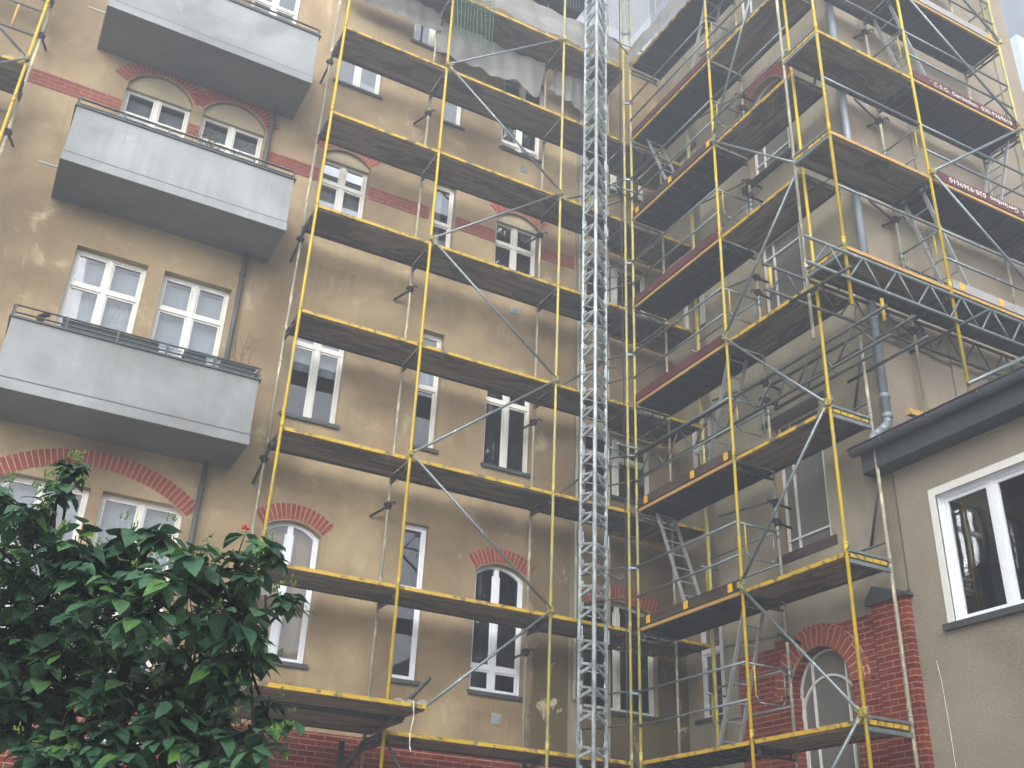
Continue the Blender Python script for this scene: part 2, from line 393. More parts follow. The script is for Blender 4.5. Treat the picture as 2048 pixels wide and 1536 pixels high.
def arch(fr, u0, u1, v, rise, th, parent, nb=None, proud=0.012, sweep=1.0, label=None, name='brick_arch', gap=.08):
    """ring of radially set bricks over an opening; th = ring thickness"""
    mb = MB(); c = u1 - u0; R = (c * c / 4 + rise * rise) / (2 * rise); cu = (u0 + u1) / 2; cv = v + rise - R
    a = math.asin(min(1, c / 2 / R))
    if rise > c / 2: a = math.pi - a
    a *= sweep
    nb = nb or max(6, int(2 * a * (R + th) / 0.082))
    def P(t, r, n): return fr.p(cu + r * math.sin(t), cv + r * math.cos(t), n)
    def seg(t0, t1, r0, r1, n0, n1, m):
        vs = [P(t0, r0, n0), P(t1, r0, n0), P(t1, r1, n0), P(t0, r1, n0), P(t0, r0, n1), P(t1, r0, n1), P(t1, r1, n1), P(t0, r1, n1)]
        mb.add(vs, [(0, 3, 2, 1), (4, 5, 6, 7), (0, 1, 5, 4), (1, 2, 6, 5), (2, 3, 7, 6), (3, 0, 4, 7)], m)
    st = 2 * a / nb
    for i in range(nb):
        t0 = -a + st * i; seg(t0, t0 + st, R + .001, R + th - .001, -.1, proud - .006, 1)
        j = random.uniform(-.003, .003)
        seg(t0 + st * gap, t0 + st * (1 - gap), R + .004, R + th - .003 + j, -.05, proud + j * .5, 0)
    return mb.build(name, [m_vous, m_mort], parent, label=label)

def window(fr, u0, u1, v0, v1, rise, parent, mull=(0.5,), trans=(), rec=0.13, mat=None, glass=None, curtain=None,
           sill=True, w=0.05, sash=0.028, label=None, deep=0.7, low=None, flat_top=None):
    """frame (mesh 'window') > glass_pane, window_sill, interior, curtain"""
    mat = mat or m_frame; glass = glass or m_glass; mb = MB(); n0, n1 = -rec - .05, -rec
    if flat_top is not None: v1, rise = flat_top, 0
    pts = arcpts(u0, u1, v1, rise)
    fr.box(mb, u0, u0 + w, v0, v1, n0, n1); fr.box(mb, u1 - w, u1, v0, v1, n0, n1)
    fr.box(mb, u0 + w, u1 - w, v0, v0 + w, n0, n1 + .002)
    cu = (u0 + u1) / 2
    if rise > 0:
        for k in range(len(pts) - 1):
            (x0, y0), (x1, y1) = pts[k], pts[k + 1]
            def inn(x, y):
                return (cu + (x - cu) * (1 - 2 * w / (u1 - u0)), y - w)
            a0, a1 = inn(x0, y0), inn(x1, y1)
            for n in (n1 + .001,):
                mb.add([fr.p(x0, y0, n), fr.p(x1, y1, n), fr.p(*a1, n), fr.p(*a0, n), fr.p(x0, y0, n0), fr.p(x1, y1, n0), fr.p(*a1, n0), fr.p(*a0, n0)],
                       [(0, 1, 2, 3), (3, 2, 6, 7), (4, 5, 1, 0)])
    else:
        fr.box(mb, u0 + w, u1 - w, v1 - w, v1, n0, n1 + .002)
    def top(u):
        if rise <= 0: return v1
        c = u1 - u0; R = (c * c / 4 + rise * rise) / (2 * rise)
        return v1 + rise - R + math.sqrt(max(0, R * R - (u - cu) ** 2))
    mu = [u0 + (u1 - u0) * f for f in mull]
    vs = sorted(trans)
    spans = [v0] + vs + [v1]
    for u in mu: fr.box(mb, u - .04, u + .04, v0 + w, top(u) - w * .6, n0, n1 + .008)
    for v in vs: fr.box(mb, u0 + w, u1 - w, v - .035, v + .035, n0, n1 + .014)
    # sashes
    cols = [u0 + w] + [x for u in mu for x in (u - .04, u + .04)] + [u1 - w]
    rows = [v0 + w] + [x for v in vs for x in (v - .035, v + .035)] + [v1 - (w if rise <= 0 else 0)]
    for i in range(0, len(cols), 2):
        for j in range(0, len(rows), 2):
            a, b, c_, d_ = cols[i], cols[i + 1], rows[j], rows[j + 1]
            if b - a < .08 or d_ - c_ < .08: continue
            lastrow = j == len(rows) - 2 and rise > 0
            s1, s2 = n0 + .012, n1 - .008
            fr.box(mb, a + .004, a + sash, c_ + .004, d_ - .004, s1, s2); fr.box(mb, b - sash, b - .004, c_ + .004, d_ - .004, s1, s2)
            fr.box(mb, a + sash, b - sash, c_ + .004, c_ + sash, s1, s2)
            if not lastrow: fr.box(mb, a + sash, b - sash, d_ - sash, d_ - .004, s1, s2)
    o = mb.build('window', mat, parent, label=label)
    g = MB(); g.add([fr.p(u0, v0, -rec - .03)] + [fr.p(x, y, -rec - .03) for x, y in pts] + [fr.p(u1, v0, -rec - .03)], [tuple(range(len(pts) + 2))])
    g.build('glass_pane', glass, o)
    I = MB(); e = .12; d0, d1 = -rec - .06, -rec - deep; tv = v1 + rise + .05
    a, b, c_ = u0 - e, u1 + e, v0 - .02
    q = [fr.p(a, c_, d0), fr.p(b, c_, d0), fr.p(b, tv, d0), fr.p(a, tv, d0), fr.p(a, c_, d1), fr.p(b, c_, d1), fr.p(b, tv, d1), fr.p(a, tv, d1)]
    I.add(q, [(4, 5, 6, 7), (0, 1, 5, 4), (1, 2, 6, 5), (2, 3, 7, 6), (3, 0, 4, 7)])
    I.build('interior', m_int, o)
    if curtain:
        cm, f0, f1 = curtain
        cb = MB(); N = 26; h = tv - c_
        for (ua, ub) in ((f0[0], f0[1]),) if isinstance(f0, tuple) else ((0, 1),):
            for k in range(N):
                x0 = u0 + (u1 - u0) * (ua + (ub - ua) * k / N); x1 = u0 + (u1 - u0) * (ua + (ub - ua) * (k + 1) / N)
                z0, z1 = -rec - .16 - .005 * math.sin(k * 1.3), -rec - .16 - .005 * math.sin((k + 1) * 1.3)
                cb.add([fr.p(x0, c_ + h * f1[0], z0), fr.p(x1, c_ + h * f1[0], z1), fr.p(x1, c_ + h * f1[1], z1), fr.p(x0, c_ + h * f1[1], z0)], [(0, 1, 2, 3)])
        cb.build('curtain', cm, o)
    if sill:
        sb = MB(); q = fr
        q.box(sb, u0 - .04, u1 + .04, v0 - .035, v0 - .004, -rec - .04, .05)
        q.box(sb, u0 - .04, u1 + .04, v0 - .065, v0 - .034, .035, .052)
        sb.build('window_sill', m_sill, o)
    return o

# ------------------------------------------------------------------ ground
g = MB(); g.add([(-150, -150, -4), (150, -150, -4), (150, 150, -4), (-150, 150, -4)], [(0, 1, 2, 3)])
struct(g.build('ground', m_ground))

# ------------------------------------------------------------------ the old apartment building
B = thing('apartment_building', 'old apartment house with stained tan plaster, red brick arches and three balconies', 'building', (0, 1.05, -4))
HT = 15.9
W1, W2, W3, W4 = (-4.33, -3.42), (-2.12, -1.68), (-0.80, 0.13), (1.25, 2.72)
ops = [
    (*W1, .93, 2.84, .17), (*W2, .93, 3.38, 0), (*W3, .93, 2.83, .17), (*W4, .93, 2.62, .15),
    (*W1, 4.72, 6.5, 0), (*W2, 4.72, 6.95, 0), (*W3, 4.70, 6.5, 0), (*W4, 4.70, 5.95, 0),
    (*W1, 8.45, 9.95, .2), (*W2, 8.70, 10.24, 0), (*W3, 8.45, 9.92, .2), (*W4, 8.45, 9.8, 0),
    (*W1, 11.68, 12.95, 0), (*W2, 11.70, 12.9, 0), (*W3, 11.62, 12.5, 0), (*W4, 11.6, 12.9, 0),
    (-.80, .2, 13.0, 13.7, 0), (-2.9, -2.0, 13.45, 14.3, 0),
    (-7.80, -6.74, 4.75, 6.62, 0), (-6.49, -5.43, 4.75, 6.62, 0),
    (-7.74, -6.67, 8.45, 9.95, .36), (-6.47, -5.39, 8.45, 9.95, .36),
    (-7.95, -6.78, .3, 2.88, 0), (-6.62, -5.48, .3, 2.88, 0), (-7.5, -6.4, 11.75, 13.6, 0), (-6.1, -5.2, 11.75, 13.6, 0),
    (-11.4, -10.0, 8.1, 9.7, 0), (-11.4, -10.0, 10.9, 12.5, 0), (-11.4, -10.0, 4.75, 6.6, 0), (-11.4, -10.0, .93, 2.8, 0)]
wall(F_MAIN, -15, 3.35, .03, HT, ops, m_main, m_rev, 'facade_wall', B, label='stained tan plaster facade with darker damp patches near the inner corner')
bb = MB(); F_MAIN.box(bb, -15, 3.32, -4, .03, -.25, .03); bb.build('brick_base', m_brick, B, label='red brick plinth at the foot of the tan facade')
# wing
wops = [(2.38, 3.52, -1.6, .72, .57), (2.36, 3.45, 2.76, 4.88, 0), (2.34, 3.46, 6.25, 8.33, 0), (2.34, 3.46, 9.72, 11.25, .45), (2.34, 3.46, 13.3, 15.0, 0)]
wall(F_WING, .93, 4.62, 1.55, HT, [(o[0], o[1], max(o[2], 1.55), o[3], o[4]) for o in wops if o[2] > 1], m_wing, m_rev, 'wing_wall', B, .2, label='greyish plaster side wall of the projecting wing')
# lower wing wall: brick field below 1.55, plaster strip beside it
wall(F_WING, 1.26, 4.08, -4, 1.55, [wops[0]], m_bricky, m_bricky, 'brick_wall', B, .22, label='red brick ground floor wall around the big arched window')
wall(F_WING, .93, 1.26, -4, 1.55, [], m_wing, m_rev, 'wing_wall', B)
bb = MB(); F_WING.box(bb, 4.08, 4.66, -4, 1.60, -.3, .09); bb.build('brick_pier', m_bricky, B, label='red brick corner pier under a zinc cap')
zc = MB()
q = F_WING
zc.add([q.p(4.02, 1.60, .14), q.p(4.72, 1.60, .14), q.p(4.72, 1.60, -.02), q.p(4.02, 1.60, -.02), q.p(4.02, 1.66, .14), q.p(4.72, 1.64, .14), q.p(4.66, 1.70, -.02), q.p(4.04, 1.93, -.02)],
       [(0, 1, 2, 3), (0, 1, 5, 4), (4, 5, 6, 7), (1, 2, 6, 5), (0, 4, 7, 3)])
zc.build('pier_cap', m_sill, B, label='sloping zinc cap on the brick corner pier')
sb = MB(); q.box(sb, 1.26, 2.1, 1.45, 1.62, -.02, .004); sb.build('plaster_edge', m_wing, B)
wall(F_REC, -1.05, -.9 + 1.85, -4, HT, [(-.80, .26, .93, 2.65, .12), (-.80, .26, 4.7, 6.4, 0), (-.9, .26, 8.3, 9.9, 0), (-.80, .26, 11.6, 12.9, 0)], m_wing, m_rev, 'recess_wall', B)
rw = MB(); rw.add([(2.55, -.93, -4), (3.4, -.93, -4), (3.4, -.93, HT), (2.55, -.93, HT)], [(0, 1, 2, 3)]); rw.build('recess_wall', m_wing, B)
wall(F_FRONT, 2.55, 7.66, -4, HT + .6, [], m_wingf, m_rev, 'wing_front_wall', B, label='beige end wall of the wing above the low annex')
pl = MB()
for a, b in ((3.42, 3.66), (4.12, 4.4), (6.95, 7.2)): F_FRONT.box(pl, a, b, 3, HT + .6, -.02, .035)
pl.build('pilaster_strip', m_wing, B)
sw = MB(); sw.add([(7.66, -4.62, -4), (7.66, 3, -4), (7.66, 3, HT + .6), (7.66, -4.62, HT + .6)], [(0, 1, 2, 3)]); sw.build('wing_wall', m_wingf, B)

# roofs / eaves
rf = MB()
rf.add([(-15, .35, HT), (.75, .35, HT), (.75, 6.5, HT + 5.5), (-15, 6.5, HT + 5.5), (-15, .35, HT - .12), (.75, .35, HT - .12), (.75, 1.2, HT - .12), (-15, 1.2, HT - .12)],
       [(0, 1, 2, 3), (4, 5, 6, 7), (0, 1, 5, 4)])
rf.add([(2.7, -5.0, HT + .5), (2.7, -1.7, HT + .5), (5.1, -1.7, HT + 4), (5.1, -5.0, HT + 4), (7.8, -5.0, HT + .5), (7.8, 3, HT + .5)], [(0, 1, 2, 3), (3, 2, 5, 4)])
rf.add([(2.1, -5.0, HT + .45), (2.7, -5.0, HT + .45), (2.7, -1.7, HT + .45), (2.1, -1.7, HT + .45)], [(0, 1, 2, 3)])
rf.build('roof', m_slate, B)
gt = MB(); gt.tube((-15, .3, HT - .02), (.8, .3, HT - .02), .075, 10); gt.tube((2.05, -5.0, HT + .45), (2.05, -1.7, HT + .45), .075, 10)
gt.build('eaves_gutter', m_gut, B, True)

# brick arches and bands
for (a, b), v, r in ((W1, 2.84, .17), (W3, 2.83, .17), (W4, 2.62, .15)): arch(F_MAIN, a - .01, b + .01, v + .02, r, .25, B)
for (a, b), v, r in ((W1, 9.95, .2), (W3, 9.92, .2)): arch(F_MAIN, a - .01, b + .01, v + .02, r, .25, B)
arch(F_MAIN, -7.76, -6.63, 9.96, .36, .25, B); arch(F_MAIN, -6.50, -5.37, 9.96, .36, .25, B)
arch(F_MAIN, -8.0, -5.44, 2.74, .44, .25, B, label='wide flat brick arch over a pair of windows')
arch(F_WING, 2.36, 3.54, .74, .57, .25, B, 21, .05, label='two-ring brick arch of the big window in the brick wall')
arch(F_WING, 2.17, 3.73, .70, .78, .13, B, 29, .035)
arch(F_WING, 2.32, 3.48, 11.27, .45, .25, B); arch(F_WING, 2.3, 3.5, 15.02, .2, .25, B)
arch(F_REC, -.82, .28, 2.67, .12, .25, B)
for a, b in ((-9.6, -7.76), (-6.66, -6.48), (-5.37, -4.35), (-3.40, -2.20), (-1.66, -.82), (.15, .94)):
    bd = MB(); F_MAIN.box(bd, a, b, 9.27, 9.56, -.03, .006); bd.build('brick_band', m_band, B)
bs = MB(); F_WING.box(bs, 2.30, 3.54, 2.62, 2.76, -.1, .015); bs.build('brick_sill', m_brn, B, label='brick sill course under the netted wing window')
bs = MB(); F_WING.box(bs, 2.2, 3.6, 9.58, 9.71, -.1, .05); bs.build('brick_sill', m_brn, B)
# strip edge near the inner corner
se = MB(); F_MAIN.box(se, .97, 1.19, .03, HT, -.02, .022); F_MAIN.box(se, .955, .972, .03, HT, -.02, .03); se.build('corner_pilaster', m_wing, B, label='shallow greyer plaster strip left of the inner corner')

# windows of the main facade
cur = m_cur
window(F_MAIN, *W1, .93, 2.84, .17, B, mull=(.5,), curtain=(m_curb, 0, (0, 1)), mat=m_pvc, label='tall arched white window with brown blind')
window(F_MAIN, *W2, .93, 3.38, 0, B, mull=(), trans=(2.32,), mat=m_pvc, rec=.1, label='narrow white window with leaded pane')
window(F_MAIN, *W3, .93, 2.83, .17, B, mull=(.47,), trans=(1.32,), mat=m_pvc, glass=m_glassd)
window(F_MAIN, *W4, .93, 2.62, .15, B, glass=m_glassd)
window(F_MAIN, *W1, 4.72, 6.5, 0, B, trans=(6.06,), curtain=(cur, 0, (.52, 1)))
window(F_MAIN, *W2, 4.72, 6.95, 0, B, mull=(), trans=(5.88,), curtain=(cur, 0, (.55, 1)))
window(F_MAIN, *W3, 4.70, 6.5, 0, B, trans=(6.0,), glass=m_glassd)
window(F_MAIN, *W4, 4.70, 5.95, 0, B, trans=(5.5,), glass=m_glassd)
def lunette(u0, u1, v, rise):
    mb = MB(); pts = arcpts(u0, u1, v, rise); n = -.07
    mb.add([F_MAIN.p(x, y, n) for x, y in [(u0, v - .04), *pts, (u1, v - .04)]], [tuple(range(len(pts) + 2))])
    F_MAIN.box(mb, u0, u1, v - .06, v - .02, -.14, -.066)
    mb.build('lunette', m_lun, B, label='cream plaster panel under the brick arch')
for a, b, v, r in ((*W1, 9.95, .2), (*W3, 9.92, .2), (-7.74, -6.67, 9.95, .36), (-6.47, -5.39, 9.95, .36)):
    lunette(a, b, v, r)
window(F_MAIN, *W1, 8.45, 9.93, 0, B, trans=(9.42,), curtain=(cur, 0, (0, 1)), glass=m_glass)
window(F_MAIN, *W2, 8.70, 10.24, 0, B, mull=(), trans=(9.36,), curtain=(cur, (0, .6), (0, 1)), glass=m_glassu)
window(F_MAIN, *W3, 8.45, 9.90, 0, B, trans=(9.40,), glass=m_glassu)
window(F_MAIN, *W4, 8.45, 9.8, 0, B, glass=m_glassd)
window(F_MAIN, *W1, 11.68, 12.95, 0, B, curtain=(cur, (.5, 1), (0, .35)), glass=m_glassu)
window(F_MAIN, *W2, 11.70, 12.9, 0, B, mull=(), glass=m_glassu)
window(F_MAIN, *W3, 11.62, 12.5, 0, B, trans=(11.9,), glass=m_glassu)
window(F_MAIN, *W4, 11.6, 12.9, 0, B, glass=m_glassd)
window(F_MAIN, -.80, .2, 13.0, 13.7, 0, B, glass=m_glassu); window(F_MAIN, -2.9, -2.0, 13.45, 14.3, 0, B, glass=m_glassu)
for a, b in ((-7.80, -6.74), (-6.49, -5.43)):
    window(F_MAIN, a, b, 4.75, 6.62, 0, B, trans=(6.02,), curtain=(cur, 0, (0, .93)), sash=.028, w=.05)
for a, b in ((-7.74, -6.67), (-6.47, -5.39)):
    window(F_MAIN, a, b, 8.45, 9.93, 0, B, trans=(9.40,), curtain=(cur, 0, (0, .9)))
for a, b in ((-7.95, -6.78), (-6.62, -5.48)):
    window(F_MAIN, a, b, .3, 2.88, 0, B, trans=(1.9,), curtain=(cur, 0, (0, 1)), sill=False)
for a, b in ((-7.5, -6.4), (-6.1, -5.2)): window(F_MAIN, a, b, 11.75, 13.6, 0, B, trans=(13.0,), sill=False, glass=m_glassu)
for a, b in ((8.1, 9.7), (10.9, 12.5), (4.75, 6.6), (.93, 2.8)): window(F_MAIN, -11.4, -10.0, a, b, 0, B, trans=(b - .5,))
# recess windows
window(F_REC, -.80, .26, .93, 2.65, .12, B, glass=m_glassd, mull=(.52,), trans=(2.05,), mat=m_pvc)
window(F_REC, -.80, .26, 4.7, 6.4, 0, B, glass=m_glassd, mull=(.5,), trans=(5.85,))
window(F_REC, -.9, .26, 8.3, 9.9, 0, B, mull=(.5,)); window(F_REC, -.80, .26, 11.6, 12.9, 0, B)
# stair windows of the wing: grey dusty glass with thin white glazing bars
def stairwin(v0, v1, rise, arcbar=None, mid=(), label=None, open_bot=False):
    u0, u1 = 2.38, 3.50; mb = MB(); n0, n1 = -.19, -.16; w = .03
    pts = arcpts(u0, u1, v1, rise)
    f = F_WING
    f.box(mb, u0, u0 + .05, v0, v1, n0, n1); f.box(mb, u1 - w, u1, v0, v1, n0, n1)
    f.box(mb, u0 + .05, u1 - w, v0, v0 + w, n0, n1)
    for k in range(len(pts) - 1):
        mb.bar(f.p(*pts[k], -.17), f.p(*pts[k + 1], -.17), .035, .05, f.N)
    cu = (u0 + u1) / 2
    def top(u):
        if rise <= 0: return v1
        c = u1 - u0; R = (c * c / 4 + rise * rise) / (2 * rise); return v1 + rise - R + math.sqrt(max(0, R * R - (u - cu) ** 2))
    for fr_ in (.23, .80):
        u = u0 + (u1 - u0) * fr_; f.box(mb, u - .013, u + .013, v0, top(u) - .01, n0 + .004, n1 + .006)
    for v in mid: f.box(mb, u0, u1, v - .013, v + .013, n0 + .004, n1 + .010)
    if arcbar:
        a = arcpts(u0, u1, arcbar, rise * .92)
        for k in range(len(a) - 1): mb.bar(f.p(*a[k], -.165), f.p(*a[k + 1], -.165), .03, .03, f.N)
    o = mb.build('window', m_frame, B, label=label)
    g = MB(); g.add([f.p(u0, v0, -.185)] + [f.p(x, y, -.185) for x, y in pts] + [f.p(u1, v0, -.185)], [tuple(range(len(pts) + 2))])
    g.build('glass_pane', m_sheet, o, label='dusty grey pane')
stairwin(-1.6, .72, .57, .42, (-.35,), 'big arched stair window with thin white glazing bars and an inner curved bar')
stairwin(2.76, 4.88, 0, None, (3.0, 4.55), 'tall stair window with thin white bars')
stairwin(6.25, 8.33, 0, None, (6.95, 8.05), 'tall stair window with thin white bars below a dark lintel')
stairwin(9.72, 11.25, .45, 11.0, (10.1,), 'arched stair window with thin white bars')
stairwin(13.3, 15.0, 0, None, (14.6,))
for a_, b_ in ((8.34, 8.46), (4.89, 4.99)):
    lt = MB(); F_WING.box(lt, 2.2, 3.6, a_, b_, -.1, .02); lt.build('lintel', m_sill, B)

# vents in the facade
for x, z in ((-.32, .55), (-.32, 7.92), (-.27, 11.26)):
    v = MB(); F_MAIN.box(v, x - .085, x + .085, z - .08, z + .08, -.02, .012)
    for i in range(5): F_MAIN.box(v, x - .07, x + .07, z - .06 + i * .028, z - .048 + i * .028, .01, .02)
    v.build('vent_grille', m_alu, B)

# balconies
def balcony(zb, zt, label, bars):
    x0, x1, y0 = -8.33, -4.97, 0.0
    mb = MB()
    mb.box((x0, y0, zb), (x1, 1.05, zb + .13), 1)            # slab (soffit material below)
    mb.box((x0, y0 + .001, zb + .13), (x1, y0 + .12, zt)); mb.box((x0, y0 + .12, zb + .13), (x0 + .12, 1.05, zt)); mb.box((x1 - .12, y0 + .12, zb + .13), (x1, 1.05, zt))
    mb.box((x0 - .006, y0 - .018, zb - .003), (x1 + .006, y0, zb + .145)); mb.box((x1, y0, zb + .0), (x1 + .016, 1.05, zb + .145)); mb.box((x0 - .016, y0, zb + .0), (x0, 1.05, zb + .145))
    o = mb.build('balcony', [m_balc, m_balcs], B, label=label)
    gv = MB(); gv.box((x0 - .004, y0 - .006, zb + .150), (x1 + .004, y0 + .002, zb + .168)); gv.box((x1 - .002, y0 + .002, zb + .150), (x1 + .006, 1.05, zb + .168)); gv.build('groove_shade', m_fas, o)  # dark strip on the surface, a groove's shade put into its colour
    c = MB(); c.box((x0 - .03, y0 - .03, zt), (x1 + .03, y0 + .15, zt + .025)); c.box((x1 - .13, y0 + .15, zt), (x1 + .03, 1.0, zt + .025)); c.box((x0 - .03, y0 + .15, zt), (x0 + .13, 1.0, zt + .025))
    c.build('coping', m_sill, o)
    r = MB()
    for h in bars:
        r.bar((x0, y0 + .03, zt + h), (x1, y0 + .03, zt + h), .035, .012); r.bar((x1, y0 + .03, zt + h), (x1, 1.0, zt + h), .035, .012); r.bar((x0, y0 + .03, zt + h), (x0, 1.0, zt + h), .035, .012)
    n = 6
    for i in range(n):
        x = x0 + (x1 - x0) * (i + .02 if i == 0 else i - .02 if i == n - 1 else i) / (n - 1)
        r.bar((x, y0 + .03, zt + .02), (x, y0 + .03, zt + bars[-1]), .03, .03, (0, 1, 0))
    for yy in (.5, 1.0):
        for x in (x0, x1): r.bar((x, yy, zt + .02), (x, yy, zt + bars[-1]), .03, .03, (0, 1, 0))
    r.build('railing', m_pipd, o)
    return o
balcony(3.59, 4.62, 'lowest grey plastered balcony with planter boxes inside its railing', (.10, .21))
balcony(7.30, 8.31, 'middle grey plastered balcony with withered plants', (.08, .18))
balcony(10.40, 11.50, 'top grey plastered balcony with a chipped edge', (.08, .18))
for zb in (11.5, 8.3, 5.0):   # small overflow spouts
    s_ = MB(); s_.tube((-8.62, .35, zb - .95 if zb > 9 else zb - .92), (-8.3, .35, zb - .95 if zb > 9 else zb - .92), .018); s_.build('overflow_spout', m_alu, B)
# balcony downpipe
for z0, z1 in ((8.35, 10.42), (4.7, 7.32), (.0, 3.6)):
    s_ = MB(); s_.tube((-5.33, .95, z0), (-5.33, .95, z1), .04, 12)
    for z in (z0 + .5, z1 - .45): s_.tube((-5.33, .95, z), (-5.33, .95, z + .05), .05, 12)
    s_.build('downpipe', m_pipd, B, True, label='thin dark balcony downpipe')
# corner downpipe down to the annex gutter
s_ = MB(); px, py = 2.50, -4.74
s_.path([(px, py, 16), (px, py, 4.02)], .062, 14)
s_.path([(px, py, 4.05), (px - .02, py, 3.96), (px - .16, py, 3.82), (px - .3, py, 3.72), (px - .36, py, 3.60)], .06, 14)
for z in (14, 12.1, 10.3, 8.4, 6.6, 5.6, 4.35, 4.05): s_.tube((px, py, z), (px, py, z + .07), .072, 14)
for z in (13, 9.4, 5.9): s_.bar((px, py, z), (px + .1, py + .12, z), .02, .04)
s_.build('downpipe', m_pipe, B, True, label='grey zinc downpipe at the corner of the wing, bending onto the annex gutter')
s_ = MB(); s_.tube((1.02, .96, 1), (1.02, .96, 15.8), .03); s_.build('downpipe', m_cream, B)

# ------------------------------------------------------------------ annex
A = thing('annex_building', 'low roughcast annex with dark gutter and big white window at the right', 'building', (2.55, -4.66, -4))
F_ANX = Fr((2.551, 0, 0), (0, -1, 0), (-1, 0, 0))
wall(F_ANX, 4.66, 14, -4, 3.6, [(5.27, 7.3, 1.14, 2.76, 0)], m_annex, m_pvc, 'wall', A, .14)
wn = MB(); q = F_ANX; n1 = .012
q.box(wn, 5.17, 5.27, 1.14, 2.86, -.02, n1); q.box(wn, 5.27, 7.4, 2.76, 2.86, -.02, n1); q.box(wn, 7.3, 7.4, 1.14, 2.76, -.02, n1)
wn.build('window_surround', m_frame, A)
o = window(q, 5.27, 7.3, 1.14, 2.76, 0, A, mull=(.37,), rec=.09, mat=m_pvc, w=.045, sash=.045, sill=False, deep=1.6, label='large white double window', glass=m_glassx)
sb = MB(); q.box(sb, 5.13, 7.44, 1.06, 1.135, -.1, .07); sb.build('window_sill', m_sill, o)
gb = MB(); y0, y1 = -4.34, -14
n = 10
for k in range(n):      # half-round gutter
    a0, a1 = math.pi * k / n, math.pi * (k + 1) / n
    P = lambda a, r, y: (2.18 - r * math.cos(a), y, 3.62 - r * math.sin(a))
    gb.add([P(a0, .085, y0), P(a1, .085, y0), P(a1, .085, y1), P(a0, .085, y1), P(a0, .08, y0), P(a1, .08, y0), P(a1, .08, y1), P(a0, .08, y1)], [(0, 1, 2, 3), (4, 5, 6, 7)])
gb.add([(2.18 - .085 * math.cos(math.pi * k / n), y0, 3.62 - .085 * math.sin(math.pi * k / n)) for k in range(n + 1)], [tuple(range(n + 1))])
gb.tube((2.09, y0, 3.625), (2.09, y1, 3.625), .012)
for k in range(12):
    yy = -4.9 - k * .78
    pts = [(2.18 - .09 * math.cos(math.pi * j / 6), yy, 3.62 - .09 * math.sin(math.pi * j / 6)) for j in range(7)]
    for j in range(6): gb.bar(pts[j], pts[j + 1], .03, .008, (1, 0, 1))
gb.build('gutter', m_gut, A, True)
fb = MB(); fb.box((2.27, -4.42, 3.30), (2.31, -14, 3.60)); fb.box((2.31, -4.44, 3.30), (2.56, -14, 3.335)); fb.box((2.27, -4.40, 3.28), (2.56, -4.42, 3.62))
fb.build('fascia', m_fas, A)
rb = MB(); rb.add([(2.2, -4.63, 3.63), (2.2, -14, 3.63), (6.5, -14, 5.1), (6.5, -4.63, 5.1)], [(0, 1, 2, 3)]); rb.build('roof', m_slate, A)
bw = MB(); bw.add([(2.551, -14, -4), (8, -14, -4), (8, -14, 3.6), (2.551, -14, 3.6)], [(0, 1, 2, 3)]); bw.build('wall', m_annex, A)
cb = MB(); pts = [F_ANX.p(4.93, .75, .02), F_ANX.p(4.955, .5, .015), F_ANX.p(4.97, 0, .015), F_ANX.p(4.98, -.8, .015), F_ANX.p(4.98, -2, .015)]
cb.path(pts, .004, 5); tag(cb.build('loose_cable', m_rope), 'thin pale cable hanging down the roughcast annex wall', 'cable')
ob = MB(); ob.box((2.62, -5.03, 4.04), (3.6, -4.95, 4.12)); tag(ob.build('timber_batten', m_org), 'orange timber batten lying on the annex roof edge', 'timber')

# ------------------------------------------------------------------ neighbours
Nb = thing('neighbour_building', 'distant grey building with white balcony panels at the top right edge', 'building', (16, 2, -4))
nb = MB(); nb.box((9.5, .2, -4), (26, 10, 32)); nb.build('wall', m_nei, Nb)
for zz in (9.8, 12.8, 15.8, 18.85):
    pb = MB(); pb.box((14.2, -1.0, zz), (22, -.9, zz + 2.0)); pb.box((14.2, -.9, zz), (14.3, .2, zz + 2.0)); pb.box((14.3, -.9, zz), (22, .2, zz + .1)); pb.build('balcony', m_neiw, Nb)
Op = thing('courtyard_building', 'low plastered house across the courtyard, mirrored in the window panes', 'building', (-8, -36, -4))
F_OPP = Fr((0, -36, 0), (1, 0, 0), (0, 1, 0))
oo = [(-26 + 2.4 * i, -24.8 + 2.4 * i, z, z + 1.7, 0) for i in range(16) for z in (-2.5, .8, 4.2)]
wall(F_OPP, -28, 14, -4, 7.4, oo, m_opp, m_rev, 'wall', Op)
ow = MB(); F_OPP.box(ow, -28, 14, -4, 7.3, -.6, -.2); ow.build('interior', m_int, Op)
orf = MB(); orf.add([(-28, -35.5, 7.4), (14, -35.5, 7.4), (14, -41, 11), (-28, -41, 11)], [(0, 1, 2, 3)]); orf.build('roof', m_slate, Op)
ob = MB(); ob.box((-28, -42, -4), (14, -36.7, 7.3)); ob.build('rear_wall', m_opp, Op)

